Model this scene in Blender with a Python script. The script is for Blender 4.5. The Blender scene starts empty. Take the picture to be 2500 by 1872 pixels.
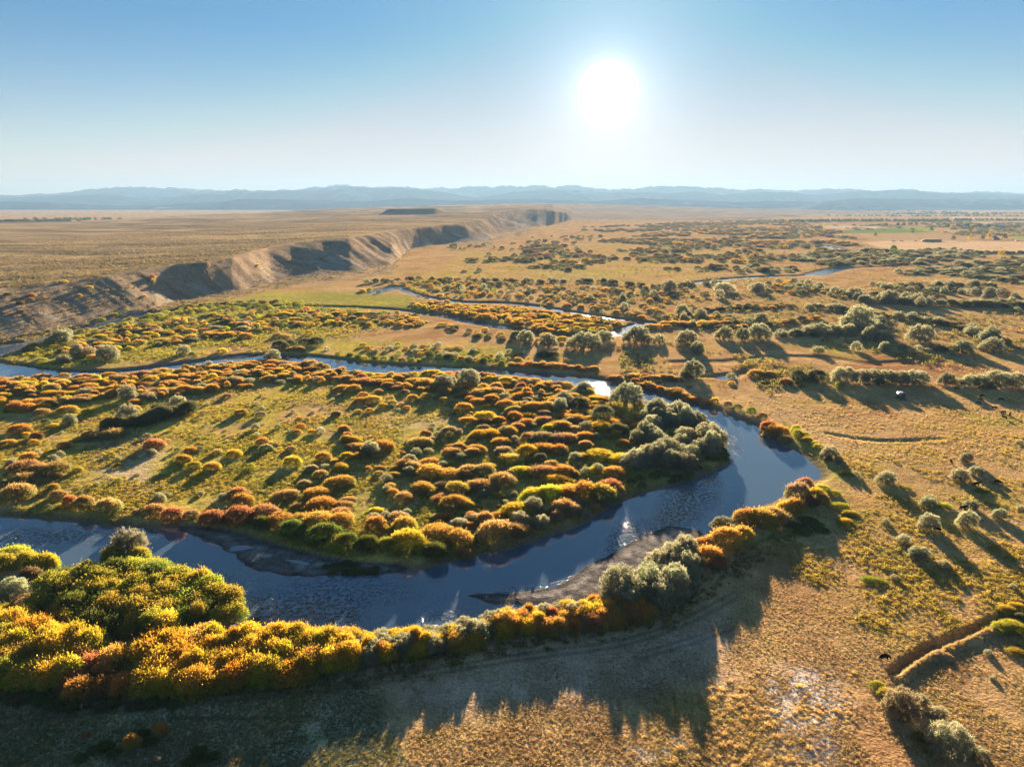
import bpy, math, random
import numpy as np
from mathutils import Vector, Matrix

random.seed(7)
rng = np.random.default_rng(7)
scene = bpy.context.scene
COL = scene.collection

# ------------------------------------------------------------------ camera
FPX, CX, CY = 1667.0, 1250.0, 936.0          # focal length and centre in photo pixels
PITCH = math.radians(14.72)
CAMH = 90.0
CP, SP = math.cos(PITCH), math.sin(PITCH)
cam_d = bpy.data.cameras.new('camera')
cam_d.sensor_width = 36.0
cam_d.lens = FPX / 2500.0 * 36.0
cam_d.clip_start = 1.0
cam_d.clip_end = 40000.0
cam = bpy.data.objects.new('camera', cam_d)
cam.location = (0, 0, CAMH)
cam.rotation_euler = (math.pi / 2 - PITCH, 0, 0)
COL.objects.link(cam)
scene.camera = cam

# ------------------------------------------------------------------ sky and sun
SUN_EL = math.radians(8.4)
SUN_AZ = math.radians(7.46)                   # to the right of the view axis
sun_dir = Vector((math.sin(SUN_AZ) * math.cos(SUN_EL), math.cos(SUN_AZ) * math.cos(SUN_EL), math.sin(SUN_EL)))
world = bpy.data.worlds.new('World')
scene.world = world
world.use_nodes = True
wn, wl = world.node_tree.nodes, world.node_tree.links
wn.clear()
w_out = wn.new('ShaderNodeOutputWorld')
w_bg = wn.new('ShaderNodeBackground')
w_sky = wn.new('ShaderNodeTexSky')
w_sky.sky_type = 'NISHITA'
w_sky.sun_disc = False
w_sky.sun_elevation = SUN_EL
w_sky.sun_rotation = SUN_AZ
w_sky.altitude = 1500.0
w_sky.air_density = 1.0
w_sky.dust_density = 0.6
w_sky.ozone_density = 1.5
SKY_STRENGTH = 0.037
w_bg.inputs['Strength'].default_value = SKY_STRENGTH
# the bright aureole round the low sun, part of the sky itself
w_geo = wn.new('ShaderNodeTexCoord')
w_dot = wn.new('ShaderNodeVectorMath'); w_dot.operation = 'DOT_PRODUCT'
w_dot.inputs[1].default_value = sun_dir
wl.new(w_geo.outputs['Generated'], w_dot.inputs[0])
def wmath(op, a, b=None):
    n = wn.new('ShaderNodeMath'); n.operation = op
    for i, v in enumerate((a, b)):
        if v is None: continue
        if isinstance(v, (int, float)): n.inputs[i].default_value = v
        else: wl.new(v, n.inputs[i])
    return n.outputs[0]
def glow(power, amp):
    return wmath('MULTIPLY', wmath('POWER', wmath('MAXIMUM', w_dot.outputs['Value'], 0.0), power), amp)
g = wmath('ADD', wmath('ADD', glow(4600.0, 16.0), glow(1000.0, 1.4)), wmath('ADD', glow(190.0, 1.15), glow(35.0, 0.30)))
w_gc = wn.new('ShaderNodeCombineXYZ')
for i, k in enumerate((1.0, 0.95, 0.88)):
    wl.new(wmath('MULTIPLY', g, k), w_gc.inputs[i])
# Nishita at this sun height is brown and steep towards the horizon: soften its contrast and cool its colour
w_gam = wn.new('ShaderNodeGamma'); w_gam.inputs['Gamma'].default_value = 0.62
wl.new(w_sky.outputs['Color'], w_gam.inputs['Color'])
w_hsv = wn.new('ShaderNodeMix'); w_hsv.data_type = 'RGBA'; w_hsv.blend_type = 'MULTIPLY'
w_hsv.inputs['Factor'].default_value = 1.0
w_sep = wn.new('ShaderNodeSeparateXYZ'); wl.new(w_geo.outputs['Generated'], w_sep.inputs[0])
w_mr = wn.new('ShaderNodeMapRange'); w_mr.interpolation_type = 'SMOOTHSTEP'; wl.new(w_sep.outputs['Z'], w_mr.inputs[0])
w_mr.inputs[1].default_value = -0.02; w_mr.inputs[2].default_value = 0.235
w_tint = wn.new('ShaderNodeMix'); w_tint.data_type = 'RGBA'; wl.new(w_mr.outputs[0], w_tint.inputs['Factor'])
w_tint.inputs['A'].default_value = (1.14, 1.0, 0.93, 1); w_tint.inputs['B'].default_value = (0.29, 0.60, 0.88, 1)
wl.new(w_tint.outputs['Result'], w_hsv.inputs['B'])
w_min = wn.new('ShaderNodeVectorMath'); w_min.operation = 'MINIMUM'      # no runaway forward glow: the aureole below is the photograph's
wl.new(w_gam.outputs['Color'], w_min.inputs[0]); w_min.inputs[1].default_value = (3.2, 3.1, 2.95)
wl.new(w_min.outputs[0], w_hsv.inputs['A'])
w_add = wn.new('ShaderNodeVectorMath'); w_add.operation = 'ADD'
wl.new(w_hsv.outputs['Result'], w_add.inputs[0]); wl.new(w_gc.outputs[0], w_add.inputs[1])
wl.new(w_add.outputs[0], w_bg.inputs['Color'])
wl.new(w_bg.outputs[0], w_out.inputs['Surface'])
world.cycles.sampling_method = 'MANUAL'
world.cycles.sample_map_resolution = 1024

sun_d = bpy.data.lights.new('sun', 'SUN')
sun_d.energy = 5.0
sun_d.angle = math.radians(0.55)
sun_d.color = (1.0, 0.80, 0.55)
sun = bpy.data.objects.new('sun', sun_d)
sun.rotation_euler = (-sun_dir).to_track_quat('-Z', 'Y').to_euler()
sun.location = (300, 0, 500)
COL.objects.link(sun)

scene.view_settings.view_transform = 'Standard'
scene.view_settings.look = 'None'
scene.view_settings.gamma = 1.0
scene.view_settings.exposure = 2.82
cy = scene.cycles
cy.use_denoising = True
try: cy.denoiser = 'OPENIMAGEDENOISE'
except Exception: pass
cy.max_bounces = 7; cy.diffuse_bounces = 4; cy.glossy_bounces = 2
cy.transmission_bounces = 5; cy.volume_bounces = 0; cy.transparent_max_bounces = 4
cy.caustics_reflective = False; cy.caustics_refractive = False
cy.sample_clamp_indirect = 6.0

# ------------------------------------------------------------------ mapping between the photo and the ground
def ray(px, py):
    a = (px - CX) / FPX; b = (CY - py) / FPX
    return np.array([a, CP + b * SP, -SP + b * CP])
def ground(px, py, z=0.0):
    d = ray(px, py); t = (z - CAMH) / d[2]
    return np.array([d[0] * t, d[1] * t])
def project(X, Y, Z=0.0):
    zc = Y * CP + (CAMH - Z) * SP
    return CX + FPX * X / zc, CY - FPX * (Y * SP - (CAMH - Z) * CP) / zc

# ------------------------------------------------------------------ noise
def _hash(ix, iy, s):
    h = (ix.astype(np.int64) * 374761393 + iy.astype(np.int64) * 668265263 + s * 2147483647) & 0xFFFFFFFF
    h = ((h ^ (h >> 13)) * 1274126177) & 0xFFFFFFFF
    h = ((h ^ (h >> 16)) * 2246822519) & 0xFFFFFFFF
    return ((h ^ (h >> 15)) & 0xFFFFFF) / float(0xFFFFFF)
def vnoise(x, y, s=0):
    x = np.asarray(x, float); y = np.asarray(y, float)
    ix = np.floor(x); iy = np.floor(y); fx = x - ix; fy = y - iy
    fx = fx * fx * (3 - 2 * fx); fy = fy * fy * (3 - 2 * fy)
    a = _hash(ix, iy, s); b = _hash(ix + 1, iy, s); c = _hash(ix, iy + 1, s); d = _hash(ix + 1, iy + 1, s)
    return (a + (b - a) * fx) + ((c + (d - c) * fx) - (a + (b - a) * fx)) * fy
def fbm(x, y, o=4, s=0, gain=0.5):
    v = 0.0; a = 1.0; t = 0.0
    for i in range(o):
        v = v + a * vnoise(x * 2 ** i + 17.3 * i, y * 2 ** i - 9.1 * i, s + i); t += a; a *= gain
    return v / t                                  # 0..1
def ridged(x, y, o=4, s=0):
    v = 0.0; a = 1.0; t = 0.0
    for i in range(o):
        v = v + a * (1 - np.abs(2 * vnoise(x * 2 ** i + 5.3 * i, y * 2 ** i + 3.7 * i, s + i) - 1)); t += a; a *= 0.5
    return v / t
def sst(a, b, x):
    t = np.clip((x - a) / (b - a), 0, 1); return t * t * (3 - 2 * t)

# ------------------------------------------------------------------ distances
def seg_dist(P, pts, closed=False):
    """distance from P (n,2) to polyline pts"""
    pts = np.asarray(pts, float)
    n = len(pts); best = np.full(len(P), 1e9)
    for i in range(n if closed else n - 1):
        a = pts[i]; b = pts[(i + 1) % n]; ab = b - a; L = (ab ** 2).sum() + 1e-9
        t = np.clip(((P - a) @ ab) / L, 0, 1)
        d = np.hypot(P[:, 0] - a[0] - t * ab[0], P[:, 1] - a[1] - t * ab[1])
        np.minimum(best, d, out=best)
    return best
def in_poly(P, pts):
    pts = np.asarray(pts, float); x, y = P[:, 0], P[:, 1]; ins = np.zeros(len(P), bool); n = len(pts)
    for i in range(n):
        x1, y1 = pts[i]; x2, y2 = pts[(i + 1) % n]
        c = ((y1 > y) != (y2 > y)) & (x < (x2 - x1) * (y - y1) / (y2 - y1 + 1e-12) + x1)
        ins ^= c
    return ins
def sdf(P, pts, pad=60.0):
    """signed distance, negative inside; exact only near the polygon"""
    pts = np.asarray(pts, float)
    lo = pts.min(0) - pad; hi = pts.max(0) + pad
    out = np.full(len(P), 1e3)
    m = (P[:, 0] > lo[0]) & (P[:, 0] < hi[0]) & (P[:, 1] > lo[1]) & (P[:, 1] < hi[1])
    if m.any():
        Q = P[m]; d = seg_dist(Q, pts, True); ins = in_poly(Q, pts)
        out[m] = np.where(ins, -d, d)
    return out
def pl_dist(P, pts, pad=60.0):
    pts = np.asarray(pts, float); lo = pts.min(0) - pad; hi = pts.max(0) + pad
    out = np.full(len(P), 1e3)
    m = (P[:, 0] > lo[0]) & (P[:, 0] < hi[0]) & (P[:, 1] > lo[1]) & (P[:, 1] < hi[1])
    if m.any(): out[m] = seg_dist(P[m], pts)
    return out
def smooth_line(pts, k=2, closed=False):
    p = np.asarray(pts, float)
    for _ in range(k):
        q = np.roll(p, -1, 0) if closed else p[1:]
        b = p if closed else p[:-1]
        c = np.empty((2 * len(b), 2)); c[0::2] = .75 * b + .25 * q; c[1::2] = .25 * b + .75 * q
        if not closed: c = np.vstack([p[:1], c, p[-1:]])
        p = c
    return p

# ------------------------------------------------------------------ the river, traced on the water level
WATER = -1.2
def W(pts, z=WATER): return np.array([ground(x, y, z) for x, y in pts])
main_river = [(-120,1262),(0,1261),(154,1272),(269,1283),(319,1290),(415,1289),(500,1296),(560,1305),(640,1332),(720,1362),(800,1385),(965,1397),
    (1031,1390),(1107,1369),(1223,1346),(1300,1325),(1338,1311),(1415,1286),(1446,1264),(1519,1226),(1600,1196),(1681,1176),(1738,1154),(1779,1138),(1784,1127),(1776,1106),
    (1764,1080),(1742,1058),(1700,1030),(1640,1002),(1566,984),(1487,970),(1448,959),(1415,945),(1353,931),(1277,919),(1180,910),(1073,906),(927,912),(819,904),(751,887),(700,879),(644,877),(580,882),
    (508,891),(400,905),(311,915),(200,921),(113,924),(0,924),(-150,926),(-150,872),(-40,880),(0,887),(45,892),(113,906),(237,911),(339,903),(452,889),(520,878),(600,869),(678,866),(791,873),(904,889),(1045,896),
    (1250,905),(1363,916),(1465,927),(1544,941),(1645,968),(1700,984),(1738,995),(1795,1022),(1868,1046),(1893,1076),(1946,1102),(1986,1131),(2013,1162),(1980,1176),(1930,1200),(1890,1225),(1830,1245),
    (1800,1270),(1742,1290),(1700,1320),(1640,1370),(1590,1400),(1540,1420),(1500,1435),(1450,1470),(1400,1490),(1338,1494),(1260,1505),(1184,1520),(1127,1535),(992,1556),(877,1562),(800,1562),(700,1560),(600,1548),
    (575,1530),(592,1490),(575,1462),(520,1425),(440,1400),(330,1385),(240,1390),(170,1392),(120,1385),(60,1375),(0,1368),(-120,1365)]
main_river_w = smooth_line(W(main_river), 2, True)
bar_left = smooth_line(W([(410,1284),(480,1312),(530,1333),(565,1350),(592,1377),(622,1396),(672,1407),(730,1413),(807,1410),(850,1404),(915,1406),(985,1402),(1010,1380),(700,1340),(560,1290)]), 1, True)
bar_right = smooth_line(W([(1640,1278),(1600,1290),(1561,1308),(1507,1342),(1453,1365),(1415,1385),(1408,1400),(1346,1430),(1261,1446),(1203,1445),(1142,1451),(1169,1469),(1219,1482),(1280,1480),(1338,1479),(1400,1500),(1600,1420),(1740,1310),(1700,1290)]), 1, True)
bar_upper = smooth_line(W([(40,888),(113,905),(237,911),(339,904),(452,890),(520,880),(620,873),(640,866),(520,866),(400,886),(237,900),(113,900)]), 1, True)
bar_tip = smooth_line(W([(568,1492),(600,1500),(648,1508),(655,1530),(560,1540)]), 1, True)
puddles = [W([(565,1335),(590,1330),(622,1336),(600,1341),(568,1343)]), W([(690,1365),(720,1366),(762,1375),(750,1380),(715,1374)])]
W1 = lambda pts, k=2: smooth_line(W(pts), k)
channels = [
    # (centre line, half width in metres)
    (W1([(-60,852),(0,850),(50,846),(100,832),(170,812),(240,797),(320,776),(400,762)]), 7.0),
    (W1([(400,762),(480,754),(560,752),(700,749),(847,751),(960,757),(1010,764)]), 2.4),
    (W1([(1032,767),(1090,773),(1147,786),(1200,796),(1240,803)]), 6.0),
    (W1([(1240,803),(1290,811),(1330,818),(1400,824),(1470,824),(1510,815)]), 3.2),
    (W1([(1500,818),(1530,806),(1560,795),(1580,790)]), 6.0),
    (W1([(1580,790),(1540,784),(1440,773),(1382,762),(1300,748),(1226,741),(1160,741),(1125,740)]), 4.5),
    (W1([(1125,741),(1085,736),(1057,731)]), 7.0),
    (W1([(1057,731),(1010,720),(985,708),(965,704)]), 4.0),
    (W1([(972,702),(950,705),(930,710),(912,716)]), 8.5),
    (W1([(25,846),(0,856),(-40,868),(-90,880)]), 14.0),
    (W1([(1700,692),(1765,684),(1830,679),(1880,677)]), 8.0),
    (W1([(1880,676),(1950,675),(1985,671)]), 4.0),
    (W1([(1992,671),(2015,664),(2040,658),(2062,656)]), 13.0),
    (W1([(2062,656),(2130,653),(2220,650),(2310,649)]), 4.0),
    (W1([(2315,650),(2340,652),(2368,657)]), 13.0),
    (W1([(2368,657),(2440,661),(2560,664)]), 4.0),
    (W1([(2110,618),(2070,614),(2050,609),(2025,602),(1990,596)]), 12.0),
    (W1([(1944,569),(1925,573),(1960,566)]), 16.0),
]
pond = W([(1754,922),(1780,919),(1785,924),(1770,927)])
dry_channels = [
    # (line, half width, depth)
    (W([(1690,921),(1720,919),(1752,922)], -.3), 1.6, 1.3),
    (W([(1784,922),(1800,915),(1815,908)], -.3), 3.0, 1.1),
    (W([(1650,884),(1780,882),(1900,868),(2020,872),(2120,888),(2200,884)], 0), 5.0, 0.8),
    (W([(2020,1056),(2080,1068),(2150,1075),(2230,1075),(2295,1071)], 0), 1.7, 0.55),
    (W([(2182,1642),(2229,1606),(2266,1580),(2304,1567),(2345,1550),(2386,1530),(2436,1506),(2500,1489),(2560,1470)], 0), 1.1, 1.1),
]
berms = [
    (W([(2196,1656),(2212,1636),(2240,1616),(2290,1592),(2312,1600)], 0.4), 1.0, 0.75),
    (W([(2314,1583),(2345,1568),(2375,1555),(2426,1537)], 0.4), 1.0, 0.7),
]
# ------------------------------------------------------------------ the mesa on the left and the bench behind
def colpt(px, py, Y):
    d = ray(px, py); t = Y / d[1]; return (d[0] * t, Y, CAMH + d[2] * t)
toe = [ground(*p) for p in [(-500,905),(-200,868),(0,834),(113,816),(226,795),(330,772),(384,757),(420,742),(460,731),(520,722),(590,712),(625,701),(665,688),(710,684),(780,680),(870,664),(955,648),(985,618),(1010,606),(1080,596),(1192,588),(1215,572),(1250,566),(1330,551),(1370,543),(1400,538)]]
rim = [(-500,760,20),(-200,735,22),(0,708,24),(141,689,25),(253,674,26),(300,665,27),(361,655,28),(430,646,29),(506,639,30),(565,628,31),(600,617,32),(650,606,32),(723,592,34),(790,584,36),(850,580,38),(915,570,38),(989,559,38),(1050,552,39),(1136,544,40),(1175,536,42),(1200,522,52),(1240,512,62),(1285,509,66),(1310,512,63),(1335,510,65),(1352,517,55),(1372,528,38),(1400,537,6)]
rim = [np.array([*ground(a, b, h), h]) for a, b, h in rim]
crest = [colpt(*p) for p in [(-500,560,2000),(0,548,2200),(225,545,2400),(450,528,3500),(625,520,4500),(940,505,6500),(1250,497,7500),(1330,496.5,7500),(1420,497,7500)]]
bench = [colpt(*p) for p in [(1250,497,7500),(1400,496.5,7500),(1500,499,7500),(1600,503,7500),(1700,506,7500),(1800,509,7500),(1900,511,7500),(2050,514,7500)]]
bench_start = [ground(*p) for p in [(1200,548),(1400,545),(1600,546),(1800,540),(1950,530),(2050,524)]]
def azs(l): return np.array([p[0] / p[1] for p in l])
t_az, t_Y = azs(toe), np.array([p[1] for p in toe])
r_az, r_Y, r_h = azs(rim), np.array([p[1] for p in rim]), np.array([p[2] for p in rim])
c_az, c_Y, c_h = azs(crest), np.array([p[1] for p in crest]), np.array([p[2] for p in crest])
b_az, b_Y, b_h = azs(bench), np.array([p[1] for p in bench]), np.array([p[2] for p in bench])
s_az, s_Y = azs(bench_start), np.array([p[1] for p in bench_start])
o = np.argsort(t_az); t_az, t_Y = t_az[o], t_Y[o]
o = np.argsort(r_az); r_az, r_Y, r_h = r_az[o], r_Y[o], r_h[o]
AZ_END = azs([ground(1404, 538)])[0]
butte_p = colpt(1008, 521, 3100)

def mesa(X, Y):
    Yc = np.maximum(Y, 50.0)
    az = X / Yc
    azw = az + 0.010 * (fbm(X / 60, Y / 60, 3, 11) - .5) * sst(0, 1, Yc / 400)
    ty = np.interp(azw, t_az, t_Y); ry = np.interp(azw, r_az, r_Y); rh = np.interp(azw, r_az, r_h)
    # gullies and spurs running down the face
    u = (X * 0.83 + Y * 0.55)
    v = (-X * 0.55 + Y * 0.83)
    gul = ridged(u / 88 + 0.5 * v / 88, v / 300, 3, 21) - .55
    gul2 = ridged(u / 22 + 0.5 * v / 22, v / 120, 2, 31) - .55
    t = (Yc - ty) / np.maximum(ry - ty, 8.0)
    face = np.clip(t, 0, 1)
    amp = np.sin(np.pi * np.clip(face, 0, 1)) ** 0.8
    prof = sst(-0.05, 1.0, face) * 0.75 + face ** 1.5 * 0.25
    h = rh * prof + amp * rh * (0.25 * gul + 0.07 * gul2)
    cyv = np.interp(az, c_az, c_Y); ch = np.interp(az, c_az, c_h)
    k = np.clip((Yc - ry) / np.maximum(cyv - ry, 300.0), 0, 1)
    top = rh + (ch - rh) * k + (fbm(X / 420, Y / 420, 3, 5) - .5) * 9 * sst(0, 0.12, k) * (1 - sst(.75, 1, k)) \
        + (fbm(X / 90, Y / 90, 3, 6) - .5) * 2.4 * sst(0, .05, k)
    down = 1 - sst(0, 1, (Yc - cyv) / 1500.0)
    h = np.where(t > 1, top * down, h)
    h = np.where(t < 0, 0, h)
    h = h * (1 - sst(AZ_END - 0.004, AZ_END, az))
    # butte on the plateau
    bx = (X - butte_p[0]) / 150.0; by = (Y - butte_p[1]) / 110.0
    r = np.hypot(bx, by) + 0.12 * (fbm(X / 40, Y / 40, 2, 9) - .5)
    h = h + 21 * (1 - sst(.72, 1.05, r)) * (t > 1)
    # the long rising bench beyond the valley
    bh = np.interp(az, b_az, b_h, left=b_h[0]) * (1 - sst(b_az[-1], b_az[-1] + .12, az)) * sst(b_az[0] - .08, b_az[0], az)
    sy = np.interp(az, s_az, s_Y)
    kb = (Yc - sy) / np.maximum(7500 - sy, 500)
    hb = bh * np.clip(kb, 0, 1) ** 1.3 + (fbm(X / 500, Y / 300, 3, 15) - .5) * 10 * sst(0, .3, kb) * (bh > 5)
    hb = hb * (1 - sst(0, 1, (Yc - 7500) / 2000.0)) * (kb > 0)
    return np.maximum(h, hb), t

def terrain(X, Y):
    """height and the masks of the ground, for arrays of world x, y"""
    X = np.asarray(X, float); Y = np.asarray(Y, float)
    shape = X.shape; X = X.ravel(); Y = Y.ravel(); P = np.stack([X, Y], 1)
    h, t = mesa(X, Y)
    und = (fbm(X / 45, Y / 45, 3, 40) - .5) * 0.7 + (fbm(X / 9, Y / 9, 3, 41) - .5) * 0.22
    wob = (fbm(X / 6, Y / 6, 3, 44) - .5) * 2.2
    d = sdf(P, main_river_w) + wob * .6
    for pts, hw in channels:
        d = np.minimum(d, pl_dist(P, pts) - hw + wob)
    near = Y < 900
    bank = np.where(Y < 1000, 3.2 + 2.5 * fbm(X / 30, Y / 30, 2, 47), 4.0)
    land = h + und * sst(2, 10, d)
    z = land
    k = sst(0, 1, d / bank)
    z = np.where(d < bank, WATER + (land - WATER) * k, z)
    z = np.where(d < 0, WATER - 1.0 * sst(0, 1, -d / 5.0), z)
    db = np.full(len(X), 1e3)
    for b in (bar_left, bar_right, bar_upper, bar_tip):
        db = np.minimum(db, sdf(P, b))
    db = db + wob * .8
    dp = np.full(len(X), 1e3)
    for p in puddles: dp = np.minimum(dp, sdf(P, p))
    barh = WATER + 0.30 * sst(0, 1, -db / 5.0) + 0.10 * (fbm(X / 3, Y / 3, 3, 50) - .5) - .01
    barh = barh - 0.5 * (1 - sst(-.3, .6, dp))
    bar = (db < 0) & (d < bank * .8)
    z = np.where(bar, np.maximum(z * (d < 0) + barh * (d >= 0), barh) * 1.0, z)
    z = np.where(bar & (dp < 0.3), barh, z)
    dpo = sdf(P, pond)
    z = np.where(dpo < 5, np.minimum(z, WATER - .3 + (land + 1.5 - .3) * sst(0, 1, dpo / 5)), z)
    ditch = np.zeros(len(X))
    for pts, hw, dep in dry_channels:
        e = pl_dist(P, pts) + wob * .15
        m = 1 - sst(hw * .4, hw * 1.6, e)
        z = z - dep * m * (d > 1); ditch = np.maximum(ditch, m)
    for pts, hw, hh in berms:
        e = pl_dist(P, pts) + wob * .2
        z = z + hh * (1 - sst(hw * .2, hw * 1.9, e))
    r = lambda a: a.reshape(shape)
    return r(z), dict(d=r(d), bar=r(bar & (dp >= 0.15)), t=r(t), ditch=r(ditch), h=r(h))

def height(x, y):
    z, _ = terrain(np.array([x], float), np.array([y], float)); return float(z[0])

def hit(px, py):
    """first point where the sight line through a photo pixel meets the terrain"""
    d = ray(px, py)
    t = np.geomspace(100, 12000, 900)
    X, Y, Z = d[0] * t, d[1] * t, CAMH + d[2] * t
    hz, _ = mesa(X, Y)
    i = np.argmax(Z < hz)
    if not (Z < hz).any(): i = len(t) - 1
    return np.array([X[i], Y[i]])
# ------------------------------------------------------------------ object helpers
def tag(o, label=None, cat=None, group=None, kind=None):
    if label: o['label'] = label
    if cat: o['category'] = cat
    if group: o['group'] = group
    if kind: o['kind'] = kind
    return o
def link(name, me, parent=None, mats=()):
    for m in mats: me.materials.append(m)
    o = bpy.data.objects.new(name, me); COL.objects.link(o)
    if parent: o.parent = parent
    return o
def mesh_np(name, verts, faces, smooth=False):
    """verts (n,3), faces (m,k) with constant k"""
    verts = np.asarray(verts, np.float32); faces = np.asarray(faces, np.int32)
    me = bpy.data.meshes.new(name); k = faces.shape[1]
    me.vertices.add(len(verts)); me.vertices.foreach_set('co', verts.ravel())
    me.loops.add(faces.size); me.loops.foreach_set('vertex_index', faces.ravel())
    me.polygons.add(len(faces)); me.polygons.foreach_set('loop_start', np.arange(0, faces.size, k, dtype=np.int32))
    if smooth: me.polygons.foreach_set('use_smooth', np.ones(len(faces), bool))
    me.update(calc_edges=True); me.validate()
    return me
def add_col(me, name, rgb):
    a = me.attributes.new(name, 'FLOAT_COLOR', 'POINT')
    c = np.ones((len(rgb), 4), np.float32); c[:, :3] = rgb
    a.data.foreach_set('color', c.ravel())
def add_float(me, name, v):
    a = me.attributes.new(name, 'FLOAT', 'POINT'); a.data.foreach_set('value', np.asarray(v, np.float32))

# ------------------------------------------------------------------ materials
class NT:
    def __init__(s, name):
        s.m = bpy.data.materials.new(name); s.m.use_nodes = True
        s.t = s.m.node_tree; s.t.nodes.clear(); s.out = s.n('ShaderNodeOutputMaterial')
    def n(s, kind, **kw):
        x = s.t.nodes.new(kind)
        for k, v in kw.items(): setattr(x, k, v)
        return x
    def l(s, a, b): s.t.links.new(a, b)
    def put(s, sock, v):
        if hasattr(v, 'is_output') or isinstance(v, bpy.types.NodeSocket): s.l(v, sock)
        else: sock.default_value = v
    def math(s, op, a, b=0.0, c=None):
        x = s.n('ShaderNodeMath', operation=op); s.put(x.inputs[0], a); s.put(x.inputs[1], b)
        if c is not None: s.put(x.inputs[2], c)
        return x.outputs[0]
    def noise(s, vec, scale, detail=3.0, rough=0.55, dist=0.0):
        x = s.n('ShaderNodeTexNoise'); s.l(vec, x.inputs['Vector'])
        x.inputs['Scale'].default_value = scale; x.inputs['Detail'].default_value = detail
        x.inputs['Roughness'].default_value = rough; x.inputs['Distortion'].default_value = dist
        return x.outputs['Fac']
    def mapr(s, v, a, b, c, d):
        x = s.n('ShaderNodeMapRange'); s.l(v, x.inputs['Value'])
        for i, q in zip((1, 2, 3, 4), (a, b, c, d)): x.inputs[i].default_value = q
        return x.outputs[0]
    def mix(s, f, a, b, mode='MIX'):
        x = s.n('ShaderNodeMix', data_type='RGBA', blend_type=mode)
        s.put(x.inputs['Factor'], f); s.put(x.inputs['A'], a); s.put(x.inputs['B'], b)
        return x.outputs['Result']
    def scale(s, col, f):
        x = s.n('ShaderNodeVectorMath', operation='SCALE'); s.l(col, x.inputs[0]); s.put(x.inputs['Scale'], f)
        return x.outputs[0]
    def bump(s, h, strength, dist):
        x = s.n('ShaderNodeBump'); s.l(h, x.inputs['Height']); x.inputs['Strength'].default_value = strength
        x.inputs['Distance'].default_value = dist
        return x.outputs['Normal']

def ground_material():
    t = NT('ground_soil_and_grass')
    geo = t.n('ShaderNodeNewGeometry').outputs['Position']
    col = t.n('ShaderNodeAttribute', attribute_name='tint').outputs['Color']
    rough = t.n('ShaderNodeAttribute', attribute_name='tuft').outputs['Fac']
    n1 = t.noise(geo, 1.7, 4, .65); n2 = t.noise(geo, 0.22, 4, .6); n3 = t.noise(geo, 0.03, 3, .55)
    f = t.math('MULTIPLY', t.mapr(n1, .3, .7, .60, 1.40), t.mapr(n2, .3, .7, .78, 1.22))
    f = t.math('MULTIPLY', f, t.mapr(n3, .3, .7, .88, 1.12))
    c = t.scale(col, f)
    h = t.math('ADD', t.math('MULTIPLY', n1, 0.35), t.math('MULTIPLY', t.noise(geo, .5, 3, .6), 0.55))
    h = t.math('MULTIPLY', h, rough)
    b = t.n('ShaderNodeBsdfDiffuse'); t.l(c, b.inputs['Color']); t.l(t.bump(h, 1.0, 1.0), b.inputs['Normal'])
    t.l(b.outputs[0], t.out.inputs['Surface'])
    return t.m

def water_material():
    t = NT('river_water')
    geo = t.n('ShaderNodeNewGeometry').outputs['Position']
    rif = t.n('ShaderNodeAttribute', attribute_name='riffle').outputs['Fac']
    sh = t.n('ShaderNodeAttribute', attribute_name='shallow').outputs['Fac']
    mp = t.n('ShaderNodeMapping'); mp.inputs['Scale'].default_value = (1.0, 0.55, 1.0); t.l(geo, mp.inputs['Vector'])
    v = mp.outputs[0]
    fine = t.noise(v, 2.4, 3, .6); mid = t.noise(v, .6, 2, .5); big = t.noise(geo, .035, 3, .6); spk = t.mapr(t.noise(geo, .9, 2, .5), .50, .62, .15, 1.3)
    amp = t.math('ADD', t.math('MULTIPLY', t.mapr(big, .42, .58, 0.0, 1.0), .007), t.math('MULTIPLY', t.math('MULTIPLY', rif, spk), 0.36))
    amp = t.math('ADD', amp, .0012)
    h = t.math('MULTIPLY', t.math('ADD', fine, t.math('MULTIPLY', mid, 1.6)), amp)
    p = t.n('ShaderNodeBsdfPrincipled')
    bed = t.mix(t.mapr(t.noise(geo, .9, 5, .75), .35, .65, 0, 1), (.030, .032, .036, 1), (.22, .20, .18, 1))
    c = t.mix(sh, (.072, .108, .158, 1), bed)
    t.l(c, p.inputs['Base Color'])
    p.inputs['Roughness'].default_value = 0.05; p.inputs['IOR'].default_value = 1.85
    t.l(t.bump(h, 1.0, 1.0), p.inputs['Normal'])
    t.l(p.outputs[0], t.out.inputs['Surface'])
    return t.m

# ------------------------------------------------------------------ ground sheet
A0 = -150.0
a_f = np.linspace(-.86, .86, 800)
a_s = np.array([-4, -3, -2.4, -2, -1.7, -1.45, -1.25, -1.1, -1.0, -.93])
aa = np.concatenate([a_s, a_f, -a_s[::-1]])
py_rows = np.concatenate([np.arange(2040, 900, -2.5), np.arange(900, 545, -1.25), np.arange(545, 506, -1.0)])
yy = np.array([ground(1250, p)[1] for p in py_rows])
yy = np.concatenate([[-120, -60, 0, 40, 70], yy, np.geomspace(yy[-1] * 1.08, 19800, 10)])
GX = aa[None, :] * (yy[:, None] - A0); GY = np.repeat(yy[:, None], len(aa), 1)
GZ, GM = terrain(GX, GY)
NR, NC = GX.shape

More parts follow.
